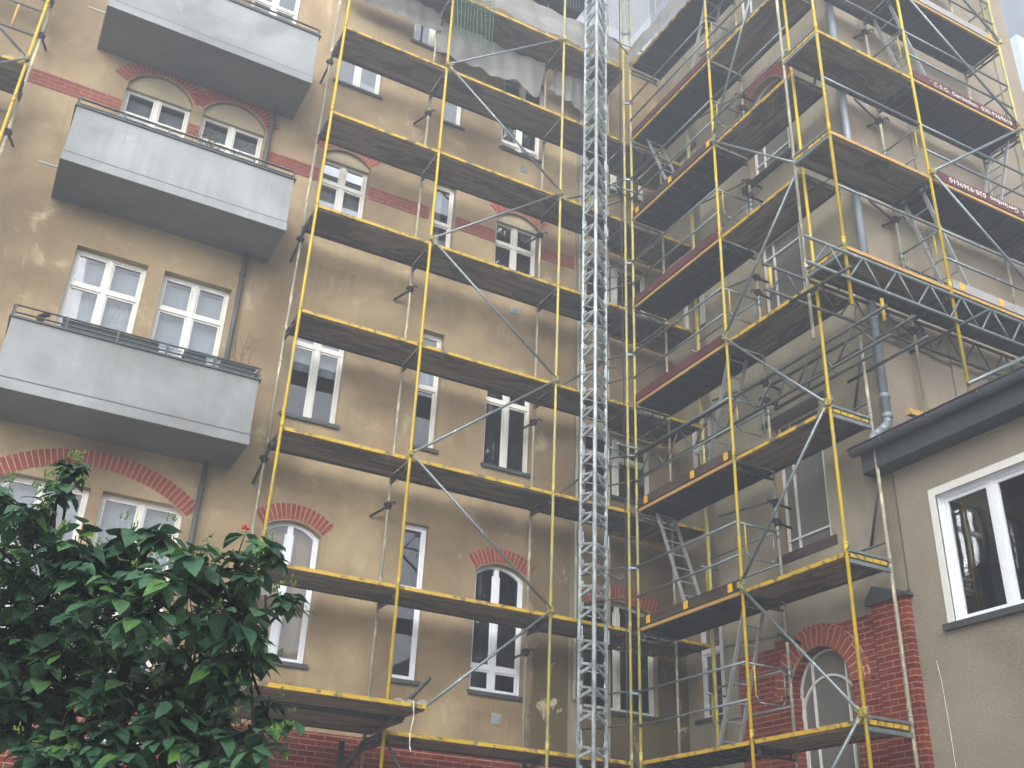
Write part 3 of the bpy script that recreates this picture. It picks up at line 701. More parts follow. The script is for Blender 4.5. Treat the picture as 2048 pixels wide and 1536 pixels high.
# ------------------------------------------------------------------ scaffolding
XA, XB, XC, XD, XE2, XF2 = -4.54, -2.52, 0.0, 1.46, 2.35, 3.08
YI = .745
def standard(parent, x, y, z0, z1, mat, r=.0245, label=None):
    mb = MB(); mb.tube((x, y, z0), (x, y, z1), r, 10)
    k = math.ceil((z0 + .2) / 2) * 2
    while k < z1:
        mb.tube((x, y, k + .10), (x, y, k + .125), r * 1.28, 10)
        mb.tube((x, y, k - .02), (x, y, k + .10), r * 1.12, 10)
        mb.tube((x - .045, y - .01, k + .2), (x + .045, y + .01, k + .2), .006, 5)
        k += 2
    return mb.build('standard', mat, parent, True, label)
def deck(parent, x0, x1, y0, y1, z, edges, style='wood', name='deck', label=None, nplank=2, em=None):
    mb = MB(); ax = 0 if (x1 - x0) > (y1 - y0) else 1
    t0, t1 = z - .065, z - .005
    if style in ('wood', 'ply', 'plyg', 'hatch'):
        for i in range(nplank):
            j = random.uniform(-.006, .006)
            if ax == 0:
                a = y0 + .03 + (y1 - y0 - .06) * i / nplank; b = y0 + .03 + (y1 - y0 - .06) * (i + 1) / nplank
                mb.box((x0 + .03, a + .008, t0 + j), (x1 - .03, b - .008, t1))
            else:
                a = x0 + .03 + (x1 - x0 - .06) * i / nplank; b = x0 + .03 + (x1 - x0 - .06) * (i + 1) / nplank
                mb.box((a + .008, y0 + .03, t0 + j), (b - .008, y1 - .03, t1))
    mat = {'wood': m_dk if ax == 0 else m_dky, 'ply': m_ply, 'plyg': m_plyg, 'hatch': m_ply}[style]
    mb.v = mb.v; o = mb.build(name, mat, parent, label=label)
    rb = MB(); n = 5 if style in ('ply', 'plyg') else 0
    if style == 'hatch': n = 9
    for i in range(n):
        f = (i + .5) / n
        if ax == 0: x = x0 + (x1 - x0) * f; rb.box((x - .015, y0 + .04, z - .095), (x + .015, y1 - .04, z - .067))
        else: y = y0 + (y1 - y0) * f; rb.box((x0 + .04, y - .015, z - .095), (x1 - .04, y + .015, z - .067))
    if style == 'hatch' and ax == 1:
        xm = (x0 + x1) / 2; rb.box((xm - .015, y0 + .05, z - .098), (xm + .015, y1 - .05, z - .069))
    # inner longitudinal rails
    if ax == 0: rb.box((x0 + .02, y1 - .028, z - .085), (x1 - .02, y1 - .002, z - .002))
    else: rb.box((x1 - .028, y0 + .02, z - .085), (x1 - .002, y1 - .02, z - .002))
    if 'i' in edges: pass
    rb.build('deck_rib', m_dkt, o)
    if 'o' in edges:
        e = MB(); N = 14
        if ax == 0: e.box((x0 + .03, y0 - .004, z - .050), (x1 - .03, y0 + .03, z + .002))
        else: e.box((x0 - .004, y0 + .03, z - .050), (x0 + .03, y1 - .03, z + .002))
        e.build('edge_rail', em or m_yele, o)
    else:
        e = MB()
        if ax == 0: e.box((x0 + .03, y0 - .004, z - .07), (x1 - .03, y0 + .03, z))
        else: e.box((x0 - .004, y0 + .03, z - .07), (x0 + .03, y1 - .03, z))
        e.build('edge_rail', m_dkt, o)
    return o
def transom(parent, p, q, z, mat=None, deep=.1):
    mb = MB(); p = Vector((*p, z - .075)); q = Vector((*q, z - .075))
    mb.bar(p, q, .03, .03); mb.bar(p + Vector((0, 0, -deep)), q + Vector((0, 0, -deep)), .025, .03)
    for f in (.12, .5, .88):
        m = p.lerp(q, f); mb.bar(m, m + Vector((0, 0, -deep)), .06, .012, q - p)
    return mb.build('transom', mat or m_dkt, parent)
def endframe(parent, p, q, z):
    """visible bay-end transom with a yellow stencilled plate"""
    mb = MB(); P = Vector((*p, z)); Q = Vector((*q, z))
    mb.bar(P + Vector((0, 0, .03)), Q + Vector((0, 0, .03)), .04, .035); mb.bar(P + Vector((0, 0, -.11)), Q + Vector((0, 0, -.11)), .045, .05)
    o = mb.build('transom', m_galv, parent)
    t = MB()
    for i in range(5):
        a, b = P.lerp(Q, .06 + i * .18), P.lerp(Q, .06 + i * .18 + .15)
        t.bar(a + Vector((0, 0, -.03)), b + Vector((0, 0, -.03)), .02, .05)
    t.build('edge_plate', m_yele, o)
def rail(parent, p, q, mat=None, r=.019, name='guardrail', label=None, fl=True):
    mb = MB(); mb.tube(p, q, r, 8)
    if fl:
        P, Q = Vector(p), Vector(q); d = (Q - P).normalized()
        mb.bar(P - d * .03, P + d * .07, .012, .045); mb.bar(Q + d * .03, Q - d * .07, .012, .045)
    return mb.build(name, mat or m_galv, parent, True, label)
def brace(parent, p, q, mat=None):
    mb = MB(); P, Q = Vector(p), Vector(q); d = (Q - P).normalized()
    mb.tube(P, Q, .0215, 8)
    o = mb.build('brace', mat or m_galv, parent, True)
    for e, s_ in ((P, 1), (Q, -1)):
        c = MB()
        c.bar(e - d * .03 * s_, e + d * .12 * s_, .02, .06); c.tube(e + Vector((0, 0, -.04)), e + Vector((0, 0, .05)), .036, 8)
        c.build('coupler', m_yelw, o)
def walltie(parent, p, q, hook=True):
    mb = MB(); mb.tube(p, q, .02, 8); P, Q = Vector(p), Vector(q); d = (P - Q).normalized()
    for f in (0.0,):
        mb.tube(P + Vector((0, 0, -.06)), P + Vector((0, 0, .06)), .042, 8); mb.bar(P + Vector((.05, -.02, 0)), P + Vector((-.06, .03, .03)), .05, .05)
    mb.path([P, P + d * .12 + Vector((0, 0, .02)), P + d * .15 + Vector((0, 0, -.05))], .012, 6)
    return mb.build('wall_tie', m_black, parent, True)
def toe(parent, p, q, z, mat, h=.15, tags=(), label=None, t=.03):
    mb = MB(); P = Vector((*p, z + h / 2 + .008)); Q = Vector((*q, z + h / 2 + .008)); mb.bar(P, Q, t, h)
    o = mb.build('toe_board', mat, parent, label=label)
    d = (Q - P); n = d.normalized().cross(Vector((0, 0, 1)))
    if tags:
        for f in tags:
            tb = MB(); c = P.lerp(Q, f); tb.bar(c - d.normalized() * .05, c + d.normalized() * .05, t + .01, h * .82); tb.build('yellow_tag', m_tag, o)
    return o
def uframe(parent, p, q, z):
    """end guard: rail at knee height with a hanging yellow U bar"""
    P, Q = Vector((*p, z + 1.0)), Vector((*q, z + 1.0)); L = Q - P
    mb = MB(); mb.tube(P, Q, .017, 8)
    a, b = P + L * .16, P + L * .86; dn = Vector((0, 0, -.5))
    mb.path([a + dn * .82, a + dn + L * .08, b + dn - L * .08, b + dn * .85, b], .011, 6)
    mb.tube(Q + Vector((0, 0, .03)), Q - Vector((0, 0, .10)), .04, 6)
    o = mb.build('end_guard', m_galv, parent, True)
    y = MB(); y.tube(a, a + dn * .82, .013, 6); y.build('guard_bar', m_yel, o, True)

# --- scaffold on the main facade
S1 = thing('facade_scaffold', 'yellow scaffold with narrow grey decks along the tan facade, left of the lattice mast', 'scaffold', (-1.2, 0, -4))
for x, m, z1 in ((XA, m_yel, 17.5), (XB, m_yel, 17.5), (XC, m_yelw, 17.5), (XD, m_yelw, 17.5)): standard(S1, x, 0, -4 if x != XB else -4, z1, m)
for x, m in ((XA, m_cream), (XB, m_cream), (XC, m_cream), (1.55, m_cream)): standard(S1, x, YI, -4, 17.5, m)
standard(S1, XE2, 0, -4, 17, m_cream); standard(S1, XF2, 0, -4, 13.9, m_yelw)
for k in range(0, 9):
    z = 2.0 * k
    for x in (XA, XB, XC, 1.5):
        if k < 8 or x < 1: transom(S1, (x, .02), (x, YI - .02), z)
    if k >= 1: deck(S1, XA, XB, 0, YI, z, 'o')
    if k < 8 or True:
        deck(S1, XB, XC, 0, YI, z, 'o')
    if k < 8: deck(S1, XC, 1.5, 0, YI, z, 'o')
    if k < 7:
        o = deck(S1, 1.56, XE2 - .04, .02, .9, z, '', nplank=2); e = MB(); e.box((1.6, .86, z - .12), (3.0, .9, z - .07)); e.build('edge_rail', m_yele, o)
        deck(S1, XE2, XF2, 0.01, .3, z, 'o', nplank=1)
        deck(S1, XE2, XF2, .32, .9, z, '', nplank=2)
# diagonal zigzag braces on the outer face
zz = [((XC, 14), (XB, 12)), ((XB, 12), (XC, 10)), ((XC, 10), (XB, 8)), ((XB, 8), (XC, 6)), ((XC, 6), (XB, 4)), ((XB, 4), (XC, 2)), ((XC, 2), (XB + .5, .28))]
for (xa, za), (xb, zb) in zz: brace(S1, (xa, -.045, za + .05), (xb, -.045, zb + .05))
# wall ties
for k in range(0, 7):
    z = 2.0 * k - .55
    if k in (2, 4, 6): walltie(S1, (XB, YI, z), (XB - .18, 1.02, z - .12))
    if k in (1, 3, 5): walltie(S1, (XC, YI, z + .1), (XC - .18, 1.02, z))
    if k in (2, 4, 6): walltie(S1, (XA, YI, z + .3), (XA - .05, 1.03, z))
for z in (9.7, 5.7, 3.7): rail(S1, (XC, -.03, z + .2), (XD, YI, z + 1.5), m_dkt, fl=False, name='brace')
# scaffold tubes linking the corner
for z in (2.9, 4.9, 6.9, 8.9, 10.9): rail(S1, (1.5, .3, z), (1.56, .95, z + .3), m_galv, .016, fl=False)
for k in range(0, 6):
    for h in (.52, 1.02):
        rail(S1, (.75 + .3, YI + .1, 2 * k + h), (1.52, YI - .8, 2 * k + h + .02), m_dkt, .016, fl=False)
# loading platform, lowest bay
o = deck(S1, -4.72, -2.40, -1.15, -.42, .17, 'o', nplank=2, label='wide loading platform with stained underside')
deck(S1, -4.72, -2.40, -.42, .72, .12, '', nplank=3)
mb = MB(); mb.tube((-2.5, -1.35, .46), (-2.78, .72, -.46), .03, 10); mb.tube((-4.5, -1.2, .40), (-4.6, .72, -.46), .03, 10)
mb.build('bracket_tube', m_dkt, S1, True)
mb = MB(); mb.tube((-2.5, .1, -.05), (-1.9, -.1, -1.0), .022); mb.tube((-2.62, .4, -.12), (-2.85, .72, -.5), .05); mb.tube((-2.85, .72, -.1), (-2.85, .72, -2.0), .045)
mb.build('bracket_tube', m_dkt, S1, True)
rp = MB(); rp.path([(-2.62, -1.17, .19), (-2.60, -1.18, -.0), (-2.63, -1.17, -.2), (-2.62, -1.17, -.35), (-2.6, -1.17, -.42)], .008, 5)
tag(rp.build('hanging_rope', m_rope, None, True), 'short white rope dangling from the edge of the loading platform', 'rope')
# crumpled film strip on the platform edge
fm = MB(); N = 16
for i in range(N):
    x0, x1 = -2.86 + .028 * i, -2.86 + .028 * (i + 1)
    h = lambda k: .19 + .035 * abs(math.sin(k * .55)) + .03 * max(0, (k - 11) / 5)
    fm.add([(x0, -1.1, .176), (x1, -1.1, .176), (x1, -1.08 + .01 * math.sin(i + 1), h(i + 1)), (x0, -1.08 + .01 * math.sin(i), h(i))], [(0, 1, 2, 3)])
    fm.add([(x0, -1.07, .176), (x1, -1.07, .176), (x1, -1.08 + .01 * math.sin(i + 1), h(i + 1)), (x0, -1.08 + .01 * math.sin(i), h(i))], [(0, 1, 2, 3)])
tag(fm.build('plastic_film', m_tarp, None, True), 'scrap of pale film lying on the loading platform edge', 'film')

# --- scaffold on the wing side
XW, XWI, YE, YP = 1.555, 2.29, -2.645, -4.64
S2 = thing('wing_scaffold', 'yellow scaffold with toe boards against the wing side wall, right of the lattice mast', 'scaffold', (1.55, -2.6, -4))
standard(S2, 1.58, -.07, -4, 17.5, m_yelw); standard(S2, XW, YE, -4, 17.5, m_yel); standard(S2, XW, YP, -4, 16.5, m_yel)
standard(S2, XWI, -1.03, -4, 13.8, m_yelw); standard(S2, XWI, YE, -4, 17.5, m_cream); standard(S2, XWI, YP, -4, 6.1, m_cream)
for z in range(1, 17, 2):
    c = MB(); c.bar((XD - .02, 0, z), (1.6, -.07, z), .03, .03); c.tube((XD, 0, z - .04), (XD, 0, z + .04), .035); c.tube((1.58, -.07, z - .04), (1.58, -.07, z + .04), .035)
    c.build('coupler', m_galv, S2)
toes = {1: (m_brn, (.1, .5, .93), 'dark brown toe board with three yellow tags'), 2: (m_brn, (.1, .62, .96), 'brown and grey toe board with yellow tags'), 3: (m_mar, (), 'maroon toe board'),
        4: (m_mar, (), 'maroon toe board'), 5: (m_brn, (.06, .5, .97), 'brown toe board with yellow tags'), 6: (m_mar, (), 'maroon toe board')}
for k in range(0, 8):
    z = 2.0 * k
    st = 'hatch' if k in (0, 4, 5) else 'ply'
    deck(S2, XW, XWI, YE + .02, -.13, z, 'o', st, nplank=1, em=(m_org if k in (1, 2, 3, 4, 5) else m_yele))
    deck(S2, XW, XWI, YP + .02, YE - .03, z, 'o', 'wood', nplank=2)
    transom(S2, (XW + .02, YE), (XWI - .02, YE), z); transom(S2, (XW + .02, -.1), (XWI - .02, -.1), z, m_galv)
    if k <= 2: endframe(S2, (XW + .02, YP), (XWI - .02, YP), z)
    elif k != 3: transom(S2, (XW + .02, YP), (XWI - .02, YP), z)
    if k in toes:
        m, tg, lb = toes[k]; toe(S2, (XW - .01, -.16), (XW - .01, YE + .06), z, m, tags=tg, label=lb)
    if k < 7:
        for h in (.52, 1.02): rail(S2, (XW, -.1, z + h), (XW, YE, z + h), m_galv)
        for h in (.52, 1.02): rail(S2, (XWI, YE, z + h), (XWI, -1.05, z + h), m_galv, .016)
        uframe(S2, (XW, YE), (XWI, YE), z)
        uframe(S2, (XWI + .05, -.75), (XWI + .68, -.72), z)
    if k in (5, 6):
        for h in (.52, 1.02): rail(S2, (XW, YE, z + h), (XW, YP, z + h), m_galv)
    if 0 < k < 5: rail(S2, (XWI, YE, z + .28), (XWI, YP, z + .28), m_dkt, .016, fl=False)
    if k < 6: rail(S2, (XWI, YE - .02, z + 1.5), (XWI - .35, YE + .9, z + 1.45), m_dkt, .016, 'cross_tube', fl=False)
    # little locking pins beside the standards
    for yy in (YE, YP):
        pn = MB(); pn.path([(XW - .02, yy - .03, z + .02), (XW - .06, yy - .12, z + .04), (XW - .05, yy - .1, z + .13)], .009, 5); pn.build('locking_pin', m_galv, S2)
ez = [((YP, 13.6), (YE, 10)), ((YE, 10), (YP, 8.05)), ((YP, 8.05), (YE, 6)), ((YE, 6), (YP, 4)), ((YP, 4), (YE, 2)), ((YE, 2), (YP, 0)), ((YP, 0), (YE, -2))]
for (ya, za), (yb, zb) in ez: brace(S2, (XW - .05, ya, za + .05), (XW - .05, yb, zb + .05))
rail(S2, (XW - .12, YE + .1, 12.1), (XW + .2, YP, 12.15), m_galv, .022, fl=False)
for k in (1, 2, 3, 4, 5): walltie(S2, (XWI, YE, 2 * k + 1.15), (XWI + .24, YE - .03, 2 * k + 1.1)); 
for k in (1, 2, 3, 4, 5, 6): walltie(S2, (XWI, YE, 2 * k - .55), (2.53, YE - .05, 2 * k - .6))
for z in (3.1, 5.1, 7.3, 11.2): rail(S2, (XWI, YP, z), (2.53, YP + .5, z - .7), m_dkt, .02, fl=False)

# --- lattice girders
def girder(parent, p, q, depth, pitch=.55, mat=None, phase=0, label=None):
    P, Q = Vector(p), Vector(q); L = (Q - P).length; d = (Q - P) / L; dn = Vector((0, 0, -depth))
    mb = MB(); mb.tube(P, Q, .024, 8); mb.tube(P + dn, Q + dn, .024, 8)
    n = int(L / pitch)
    for i in range(n):
        a = P + d * (phase + i * pitch); b = P + d * (phase + i * pitch + pitch * .46)
        if (b - P).length > L: break
        c = P + d * min(L, phase + (i + 1) * pitch - pitch * .08)
        mb.tube(a + dn, b, .015, 6); mb.tube(b + d * .04, c + dn, .015, 6)
    return mb.build('lattice_girder', mat or m_galv, parent, True, label)
girder(S2, (XW + .06, -.1, 5.02), (XW + .06, -5.75, 5.02), .43, .78, m_dkt, label='lattice girder crossing the wing bays')
girder(S2, (XWI - .1, -2.9, 5.3), (XWI - .1, -4.9, 5.3), .43, .7, m_dkt)

# --- bridged scaffold in front of the wing end
GX0, GX1, GX2, GX3, GY, GYI = 1.263, 3.26, 5.77, 8.2, -5.505, -4.77
S3 = thing('bridge_scaffold', 'scaffold carried on lattice girders above the annex roof at the upper right', 'scaffold', (3.3, -5.5, 4))
standard(S3, GX0, GY, 5.05, 17.5, m_yel); standard(S3, GX1, GY, 4.32, 17.5, m_yel); standard(S3, GX2, GY, 4.6, 17.5, m_yelw)
standard(S3, GX0, GYI, 4.9, 17.5, m_cream); standard(S3, GX1, GYI, 4.0, 17.5, m_cream); standard(S3, GX2, GYI, 4.6, 17.5, m_cream)
girder(S3, (.5, GY - .05, 5.83), (8.6, GY - .05, 5.83), .41, .62, m_girder, .1, label='front lattice girder with pale galvanised tubes')
girder(S3, (.5, GYI + .03, 5.87), (8.6, GYI + .03, 5.87), .41, .62, m_dkt, .1)
yb = MB(); yb.tube((.62, GYI + .03, 5.84), (.62, GYI + .03, 5.5), .027); yb.tube((2.1, GYI - .5, 5.55), (2.1, GYI - .5, 5.2), .027); yb.build('spigot', m_yel, S3, True)
for (a, b) in (((XWI + .02, -4.3, 4.75), (XWI + .02, -5.75, 4.78)), ((XWI + .02, -3.5, 5.12), (XWI + .02, -5.6, 5.17)), ((1.0, GYI + .1, 5.45), (1.0, GY - .3, 5.38)), ((3.3, GYI + .4, 5.38), (3.3, GY - .5, 5.38))):
    rail(S3, a, b, m_dkt, .024, 'cross_tube', fl=False)
rail(S3, (3.2, GY - .05, 4.42), (4.75, GY - .05, 5.36), m_galv, .028, 'cross_tube', fl=False)
for k in range(3, 9):
    z = 2.0 * k
    deck(S3, GX0, GX1, GY, GYI, z, 'o', 'wood', nplank=2, em=(m_org if k in (3, 4) else m_yele))
    deck(S3, GX1, GX2, GY, GYI, z, 'o', 'plyg' if k == 3 else 'ply', nplank=1, em=m_org)
    if k < 5: deck(S3, GX2, GX3, GY, GYI, z, 'o', 'wood', nplank=2, em=m_org)
    endframe(S3, (GX0, GYI + .02), (GX0, GY - .02), z) if k < 6 else transom(S3, (GX0, GYI), (GX0, GY), z)
    for x in (GX1, GX2): transom(S3, (x, GYI), (x, GY), z)
    for h in ((1.02,) if k != 9 else ()): rail(S3, (GX0, GY, z + h), (GX1, GY, z + h))
    for h in (.52, 1.02): rail(S3, (GX1, GY, z + h), (GX2, GY, z + h))
    for h in (.3, .8): rail(S3, (GX1, GYI, z + h), (GX2, GYI, z + h), m_dkt, .016)
    uframe(S3, (GX1, GY), (GX1, GYI), z)
    if k > 3: uframe(S3, (GX2, GY), (GX2, GYI), z)
    walltie(S3, (GX1, GYI, z - .35), (GX1 - .15, -4.62, z - .42))
    rail(S3, (GX1, GYI, z - .4), (GX1 - .85, GY + .45, z - .5), m_dkt, .019, 'cross_tube', fl=False) if k < 6 else None
for (xa, za), (xb, zb) in (((GX1, 14), (GX2, 12)), ((GX1, 12), (GX2, 10)), ((GX2, 10), (GX1, 8)), ((GX1, 8), (GX2, 6)), ((GX0, 14), (GX1, 12))): brace(S3, (xa, GY - .05, za + .05), (xb, GY - .05, zb + .05))
def lettering(o, s, P, right, up_, size, loc):
    cu = bpy.data.curves.new('lettering', 'FONT'); cu.body = s; cu.size = size; cu.extrude = .001; cu.resolution_u = 3; cu.space_character = 1.12
    t = bpy.data.objects.new('tmp', cu); C.objects.link(t)
    bpy.context.view_layer.update()
    me = bpy.data.meshes.new_from_object(t.evaluated_get(bpy.context.evaluated_depsgraph_get()))
    C.objects.unlink(t); bpy.data.objects.remove(t)
    r, u = Vector(right), Vector(up_); n = r.cross(u)
    off = parent_world(o)
    me.transform(Matrix((r, u, n)).transposed().to_4x4())
    me.transform(Matrix.Translation(Vector(P) - off))
    me.materials.clear(); me.materials.append(m_white); me.name = 'lettering'
    x = bpy.data.objects.new('lettering', me); C.objects.link(x); x.parent = o; x['label'] = 'white stencilled lettering'
toe(S3, (GX1 + .08, GY - .005), (GX2 - .05, GY - .005), 12, m_gry, tags=(.93,), label='grey toe board')
o = toe(S3, (GX1 + .05, GY - .005), (GX2 - .05, GY - .005), 10, m_mar, h=.17, label='dark red toe board with white lettering')
lettering(o, '\' C.S.G. Gerüstbau  030-9369610', (GX1 + .42, GY - .024, 10.045), (1, 0, 0), (0, 0, 1), .125, None)
o = toe(S3, (GX1 + .05, GY - .005), (GX2 + .3, GY - .005), 8, m_mar, h=.17, label='dark red toe board with upside-down white lettering')
lettering(o, 'C.S.G. Gerüstbau  030-9369610', (GX2 - .12, GY - .024, 8.145), (-1, 0, 0), (0, 0, -1), .135, None)
toe(S3, (GX1 + .05, GY - .005), (GX2 + .3, GY - .005), 6, m_gry, tags=(.07, .36), label='pale grey toe board with two yellow patches')

# --- scaffold at the far left
S4 = thing('left_scaffold', 'yellow scaffold end seen at the top left edge beside the balconies', 'scaffold', (-10, 0, -4))
LX = -9.15
standard(S4, LX, 0, -4, 17, m_yel); standard(S4, LX, .75, -4, 17, m_cream); standard(S4, LX - 2.5, 0, -4, 17, m_yelw)
for k in range(0, 7):
    z = .78 + 2 * k
    deck(S4, LX - 2.5, LX, .02, .75, z, 'o'); transom(S4, (LX, 0), (LX, .75), z)
    rail(S4, (LX - 2.5, 0, z + .52), (LX, 0, z + .52)); rail(S4, (LX - 2.5, 0, z + 1.02), (LX, 0, z + 1.02))
    brace(S4, (LX, -.045, z + .03), (LX - 2.5, -.045, z + 2.03)) if k % 2 == 0 else brace(S4, (LX - 2.5, -.045, z + .03), (LX, -.045, z + 2.03))
    walltie(S4, (LX, .75, z + 1.2), (LX + .1, 1.03, z + 1.2))
    y = MB(); y.tube((LX - .35, .01, z + .52), (LX - .35, .01, z + 1.02), .02); y.build('guard_bar', m_org, S4, True)

# --- ladders
def ladder(p0, p1, side, width, label, steps=8):
    P, Q = Vector(p0), Vector(p1); s_ = Vector(side) * width
    t = thing('ladder', label, 'ladder', tuple(P), 'aluminium ladders inside the scaffolds')
    for o_ in (Vector((0, 0, 0)), s_):
        mb = MB(); mb.bar(P + o_, Q + o_, .026, .055, side); mb.build('stile', m_alu, t)
    for i in range(steps):
        mb = MB(); f = (i + .5) / steps; mb.tube(P.lerp(Q, f), P.lerp(Q, f) + s_, .013, 6); mb.build('rung', m_alu, t)
ladder((1.78, -1.12, 2.0), (1.78, -.33, 4.0), (1, 0, 0), .34, 'aluminium ladder above the toe board with three yellow tags, leaning left')
ladder((1.78, -1.66, 4.0), (1.78, -2.45, 6.0), (1, 0, 0), .34, 'aluminium ladder in front of the lattice girder beside the yellow pole')
ladder((1.78, -1.68, 0.0), (1.78, -2.45, 2.0), (1, 0, 0), .34, 'lowest aluminium ladder, in front of the red brick wall')
ladder((1.78, -1.12, 10.0), (1.78, -.33, 12.0), (1, 0, 0), .34, 'aluminium ladder beneath the topmost maroon toe board, near the inner corner')
ladder((1.78, -1.68, 12.0), (1.78, -2.45, 14.0), (1, 0, 0), .34, 'highest aluminium ladder by the side wall of the wing')
ladder((4.08, -5.3, 6.0), (3.25, -5.3, 8.0), (0, 1, 0), .36, 'aluminium ladder beside the yellow pole above the annex roof')
ladder((4.08, -5.3, 10.0), (3.25, -5.3, 12.0), (0, 1, 0), .36, 'aluminium ladder behind the toe board lettered the right way up')
ladder((5.0, -5.3, 8.0), (5.75, -5.3, 10.0), (0, 1, 0), .36, 'aluminium ladder at the right edge above the upside-down lettering')

# ------------------------------------------------------------------ hoist mast
Mt = thing('hoist_mast', 'tall bright galvanised triangular lattice mast rising in the middle of the picture', 'mast', (.45, -.55, -4))
ca, cl, cr = Vector((.27, -.83, 0)), Vector((.28, -.40, 0)), Vector((.74, -.42, 0))
for c, r in ((ca, .034), (cl, .030), (cr, .030)):
    mb = MB(); mb.tube(c + Vector((0, 0, -4)), c + Vector((0, 0, 18)), r, 12); mb.build('chord', m_mast, Mt, True)
jt = MB()
sec = 1.5
z = -4.35
while z < 18:
    br = MB(); pl = MB()
    for i in range(4):
        h = z + .3 + i * .335
        for c in (cl, cr):
            U = Vector((0, 0, 1)); out = (c - ca).normalized()
            br.bar(ca + U * h, c + U * (h - .06), .03, .045)
            br.bar(ca + U * (h + .01) + out * .04, c + U * (h + .10) - out * .03, .03, .035)
            pl.bar(c + U * (h + .10) - out * .03, c + U * (h + .10) - out * .10, .012, .13)
            for dz in (.06, .13): pl.tube(c + U * (h + dz) - out * .08 + Vector((0, -.008, 0)), c + U * (h + dz) - out * .08 + Vector((0, -.03, 0)), .012, 6)
        br.bar(cl + Vector((0, 0, h)), cr + Vector((0, 0, h)), .016, .016)
    for c in (cl, cr):
        jt = MB()
        for dx in (-.035, .035): jt.tube(c + Vector((dx, -.02, z - .09)), c + Vector((dx, -.02, z + .12)), .011, 6)
        jt.tube(c + Vector((0, 0, z - .1)), c + Vector((0, 0, z - .04)), .04, 10)
        jt.build('section_joint', m_galv, Mt)
    br.add(pl.v, pl.f); br.build('bracing', m_mast, Mt)
    z += sec
for z in (4.85, 10.35, 14.2):
    mb = MB(); mb.path([(.74, -.42, z), (.95, -.5, z - .08), (1.2, -.35, z - .05), (1.55, -.1, z + .12)], .015, 6); mb.tube((1.2, -.2, z + .22), (1.75, -.3, z + .16), .017)
    mb.path([(1.05, -.3, z + .15), (1.1, -.2, z + .24), (1.25, -.2, z + .2)], .015, 6)
    mb.build('mast_bracket', m_galv, Mt, True)
cb = MB(); cb.path([(1.1, -.42, -4), (1.11, -.42, 4), (1.09, -.42, 10), (1.10, -.42, 18)], .011, 6)
tag(cb.build('hoist_cable', m_cable, None, True), 'dark cable hanging straight down between the mast and the pair of yellow poles', 'cable')
# trolley parts clipped behind the mast
for z in (5.3, 7.0):
    pass

# ------------------------------------------------------------------ tarpaulins and nets
def sheet(name, x0, x1, ztop, zbot, y0, y1, mat, label, cat, seed, N=40, Mv=10, wave=.05, bot=None, group=None):
    rnd = random.Random(seed); ph = [rnd.uniform(0, 6) for _ in range(6)]; mb = MB(); vs = []
    for j in range(Mv + 1):
        for i in range(N + 1):
            f, g_ = i / N, j / Mv; x = x0 + (x1 - x0) * f
            zb = zbot + (bot(f) if bot else 0)
            z = ztop(f) * (1 - g_) + zb * g_ if callable(ztop) else ztop * (1 - g_) + zb * g_
            y = y0 + (y1 - y0) * g_ + wave * (math.sin(f * 11 + ph[0] + g_ * 2) * .5 + math.sin(f * 37 + ph[1] - g_ * 3) * .4 + math.sin(g_ * 9 + f * 5 + ph[2]) * .3)
            z += (.018 * math.sin(f * 17 + ph[3]) + .012 * math.sin(f * 41 + ph[4])) * g_
            vs.append((x, y, z))
    fs = [(j * (N + 1) + i, j * (N + 1) + i + 1, (j + 1) * (N + 1) + i + 1, (j + 1) * (N + 1) + i) for j in range(Mv) for i in range(N)]
    mb.add(vs, fs)
    return tag(mb.build(name, mat, None, True), label, cat, group)
G = 'tarpaulins hung from the top lifts'
sheet('tarpaulin', -2.45, -.1, 13.85, 13.15, .62, .78, m_tarp, 'pale tarpaulin hanging under the deck, left of the diagonal tube and mast', 'tarpaulin', 1, bot=lambda f: -.12 * math.exp(-((f - .93) / .06) ** 2) + .03 * math.sin(f * 19), group=G)
sheet('tarpaulin', .12, 1.45, 13.85, 13.0, .62, .8, m_tarp, 'pale tarpaulin with a slanting hem hanging behind the mast', 'tarpaulin', 2, bot=lambda f: .42 * (1 - f), group=G)
sheet('tarpaulin', -2.4, 1.35, 14.75, 14.12, .0, .03, m_tarp, 'long crumpled tarpaulin along the outer edge of the top deck', 'tarpaulin', 3, N=60, bot=lambda f: .0, group=G)
sheet('tarpaulin', -4.3, -2.5, 13.9, 13.55, .5, .7, m_tarp, 'pale tarpaulin under the top deck above the left yellow pole', 'tarpaulin', 5, group=G)
def sheety(x, ya, yb, z0, z1, label, seed):
    rnd = random.Random(seed); mb = MB(); N = 40; M_ = 5; vs = []
    for j in range(M_ + 1):
        for i in range(N + 1):
            f, g_ = i / N, j / M_; vs.append((x + .008 * math.sin(f * 21 + g_ * 3 + seed) + .006 * math.sin(f * 49), ya + (yb - ya) * f, z0 + (z1 - z0) * g_ + .02 * math.sin(f * 13)))
    mb.add(vs, [(j * (N + 1) + i, j * (N + 1) + i + 1, (j + 1) * (N + 1) + i + 1, (j + 1) * (N + 1) + i) for j in range(M_) for i in range(N)])
    tag(mb.build('tarpaulin', m_tarp, None, True), label, 'tarpaulin', G)
sheety(1.5, -.15, -2.6, 14.02, 14.42, 'silvery sheet wrapped over the top edge beside the side wall of the wing', 4)
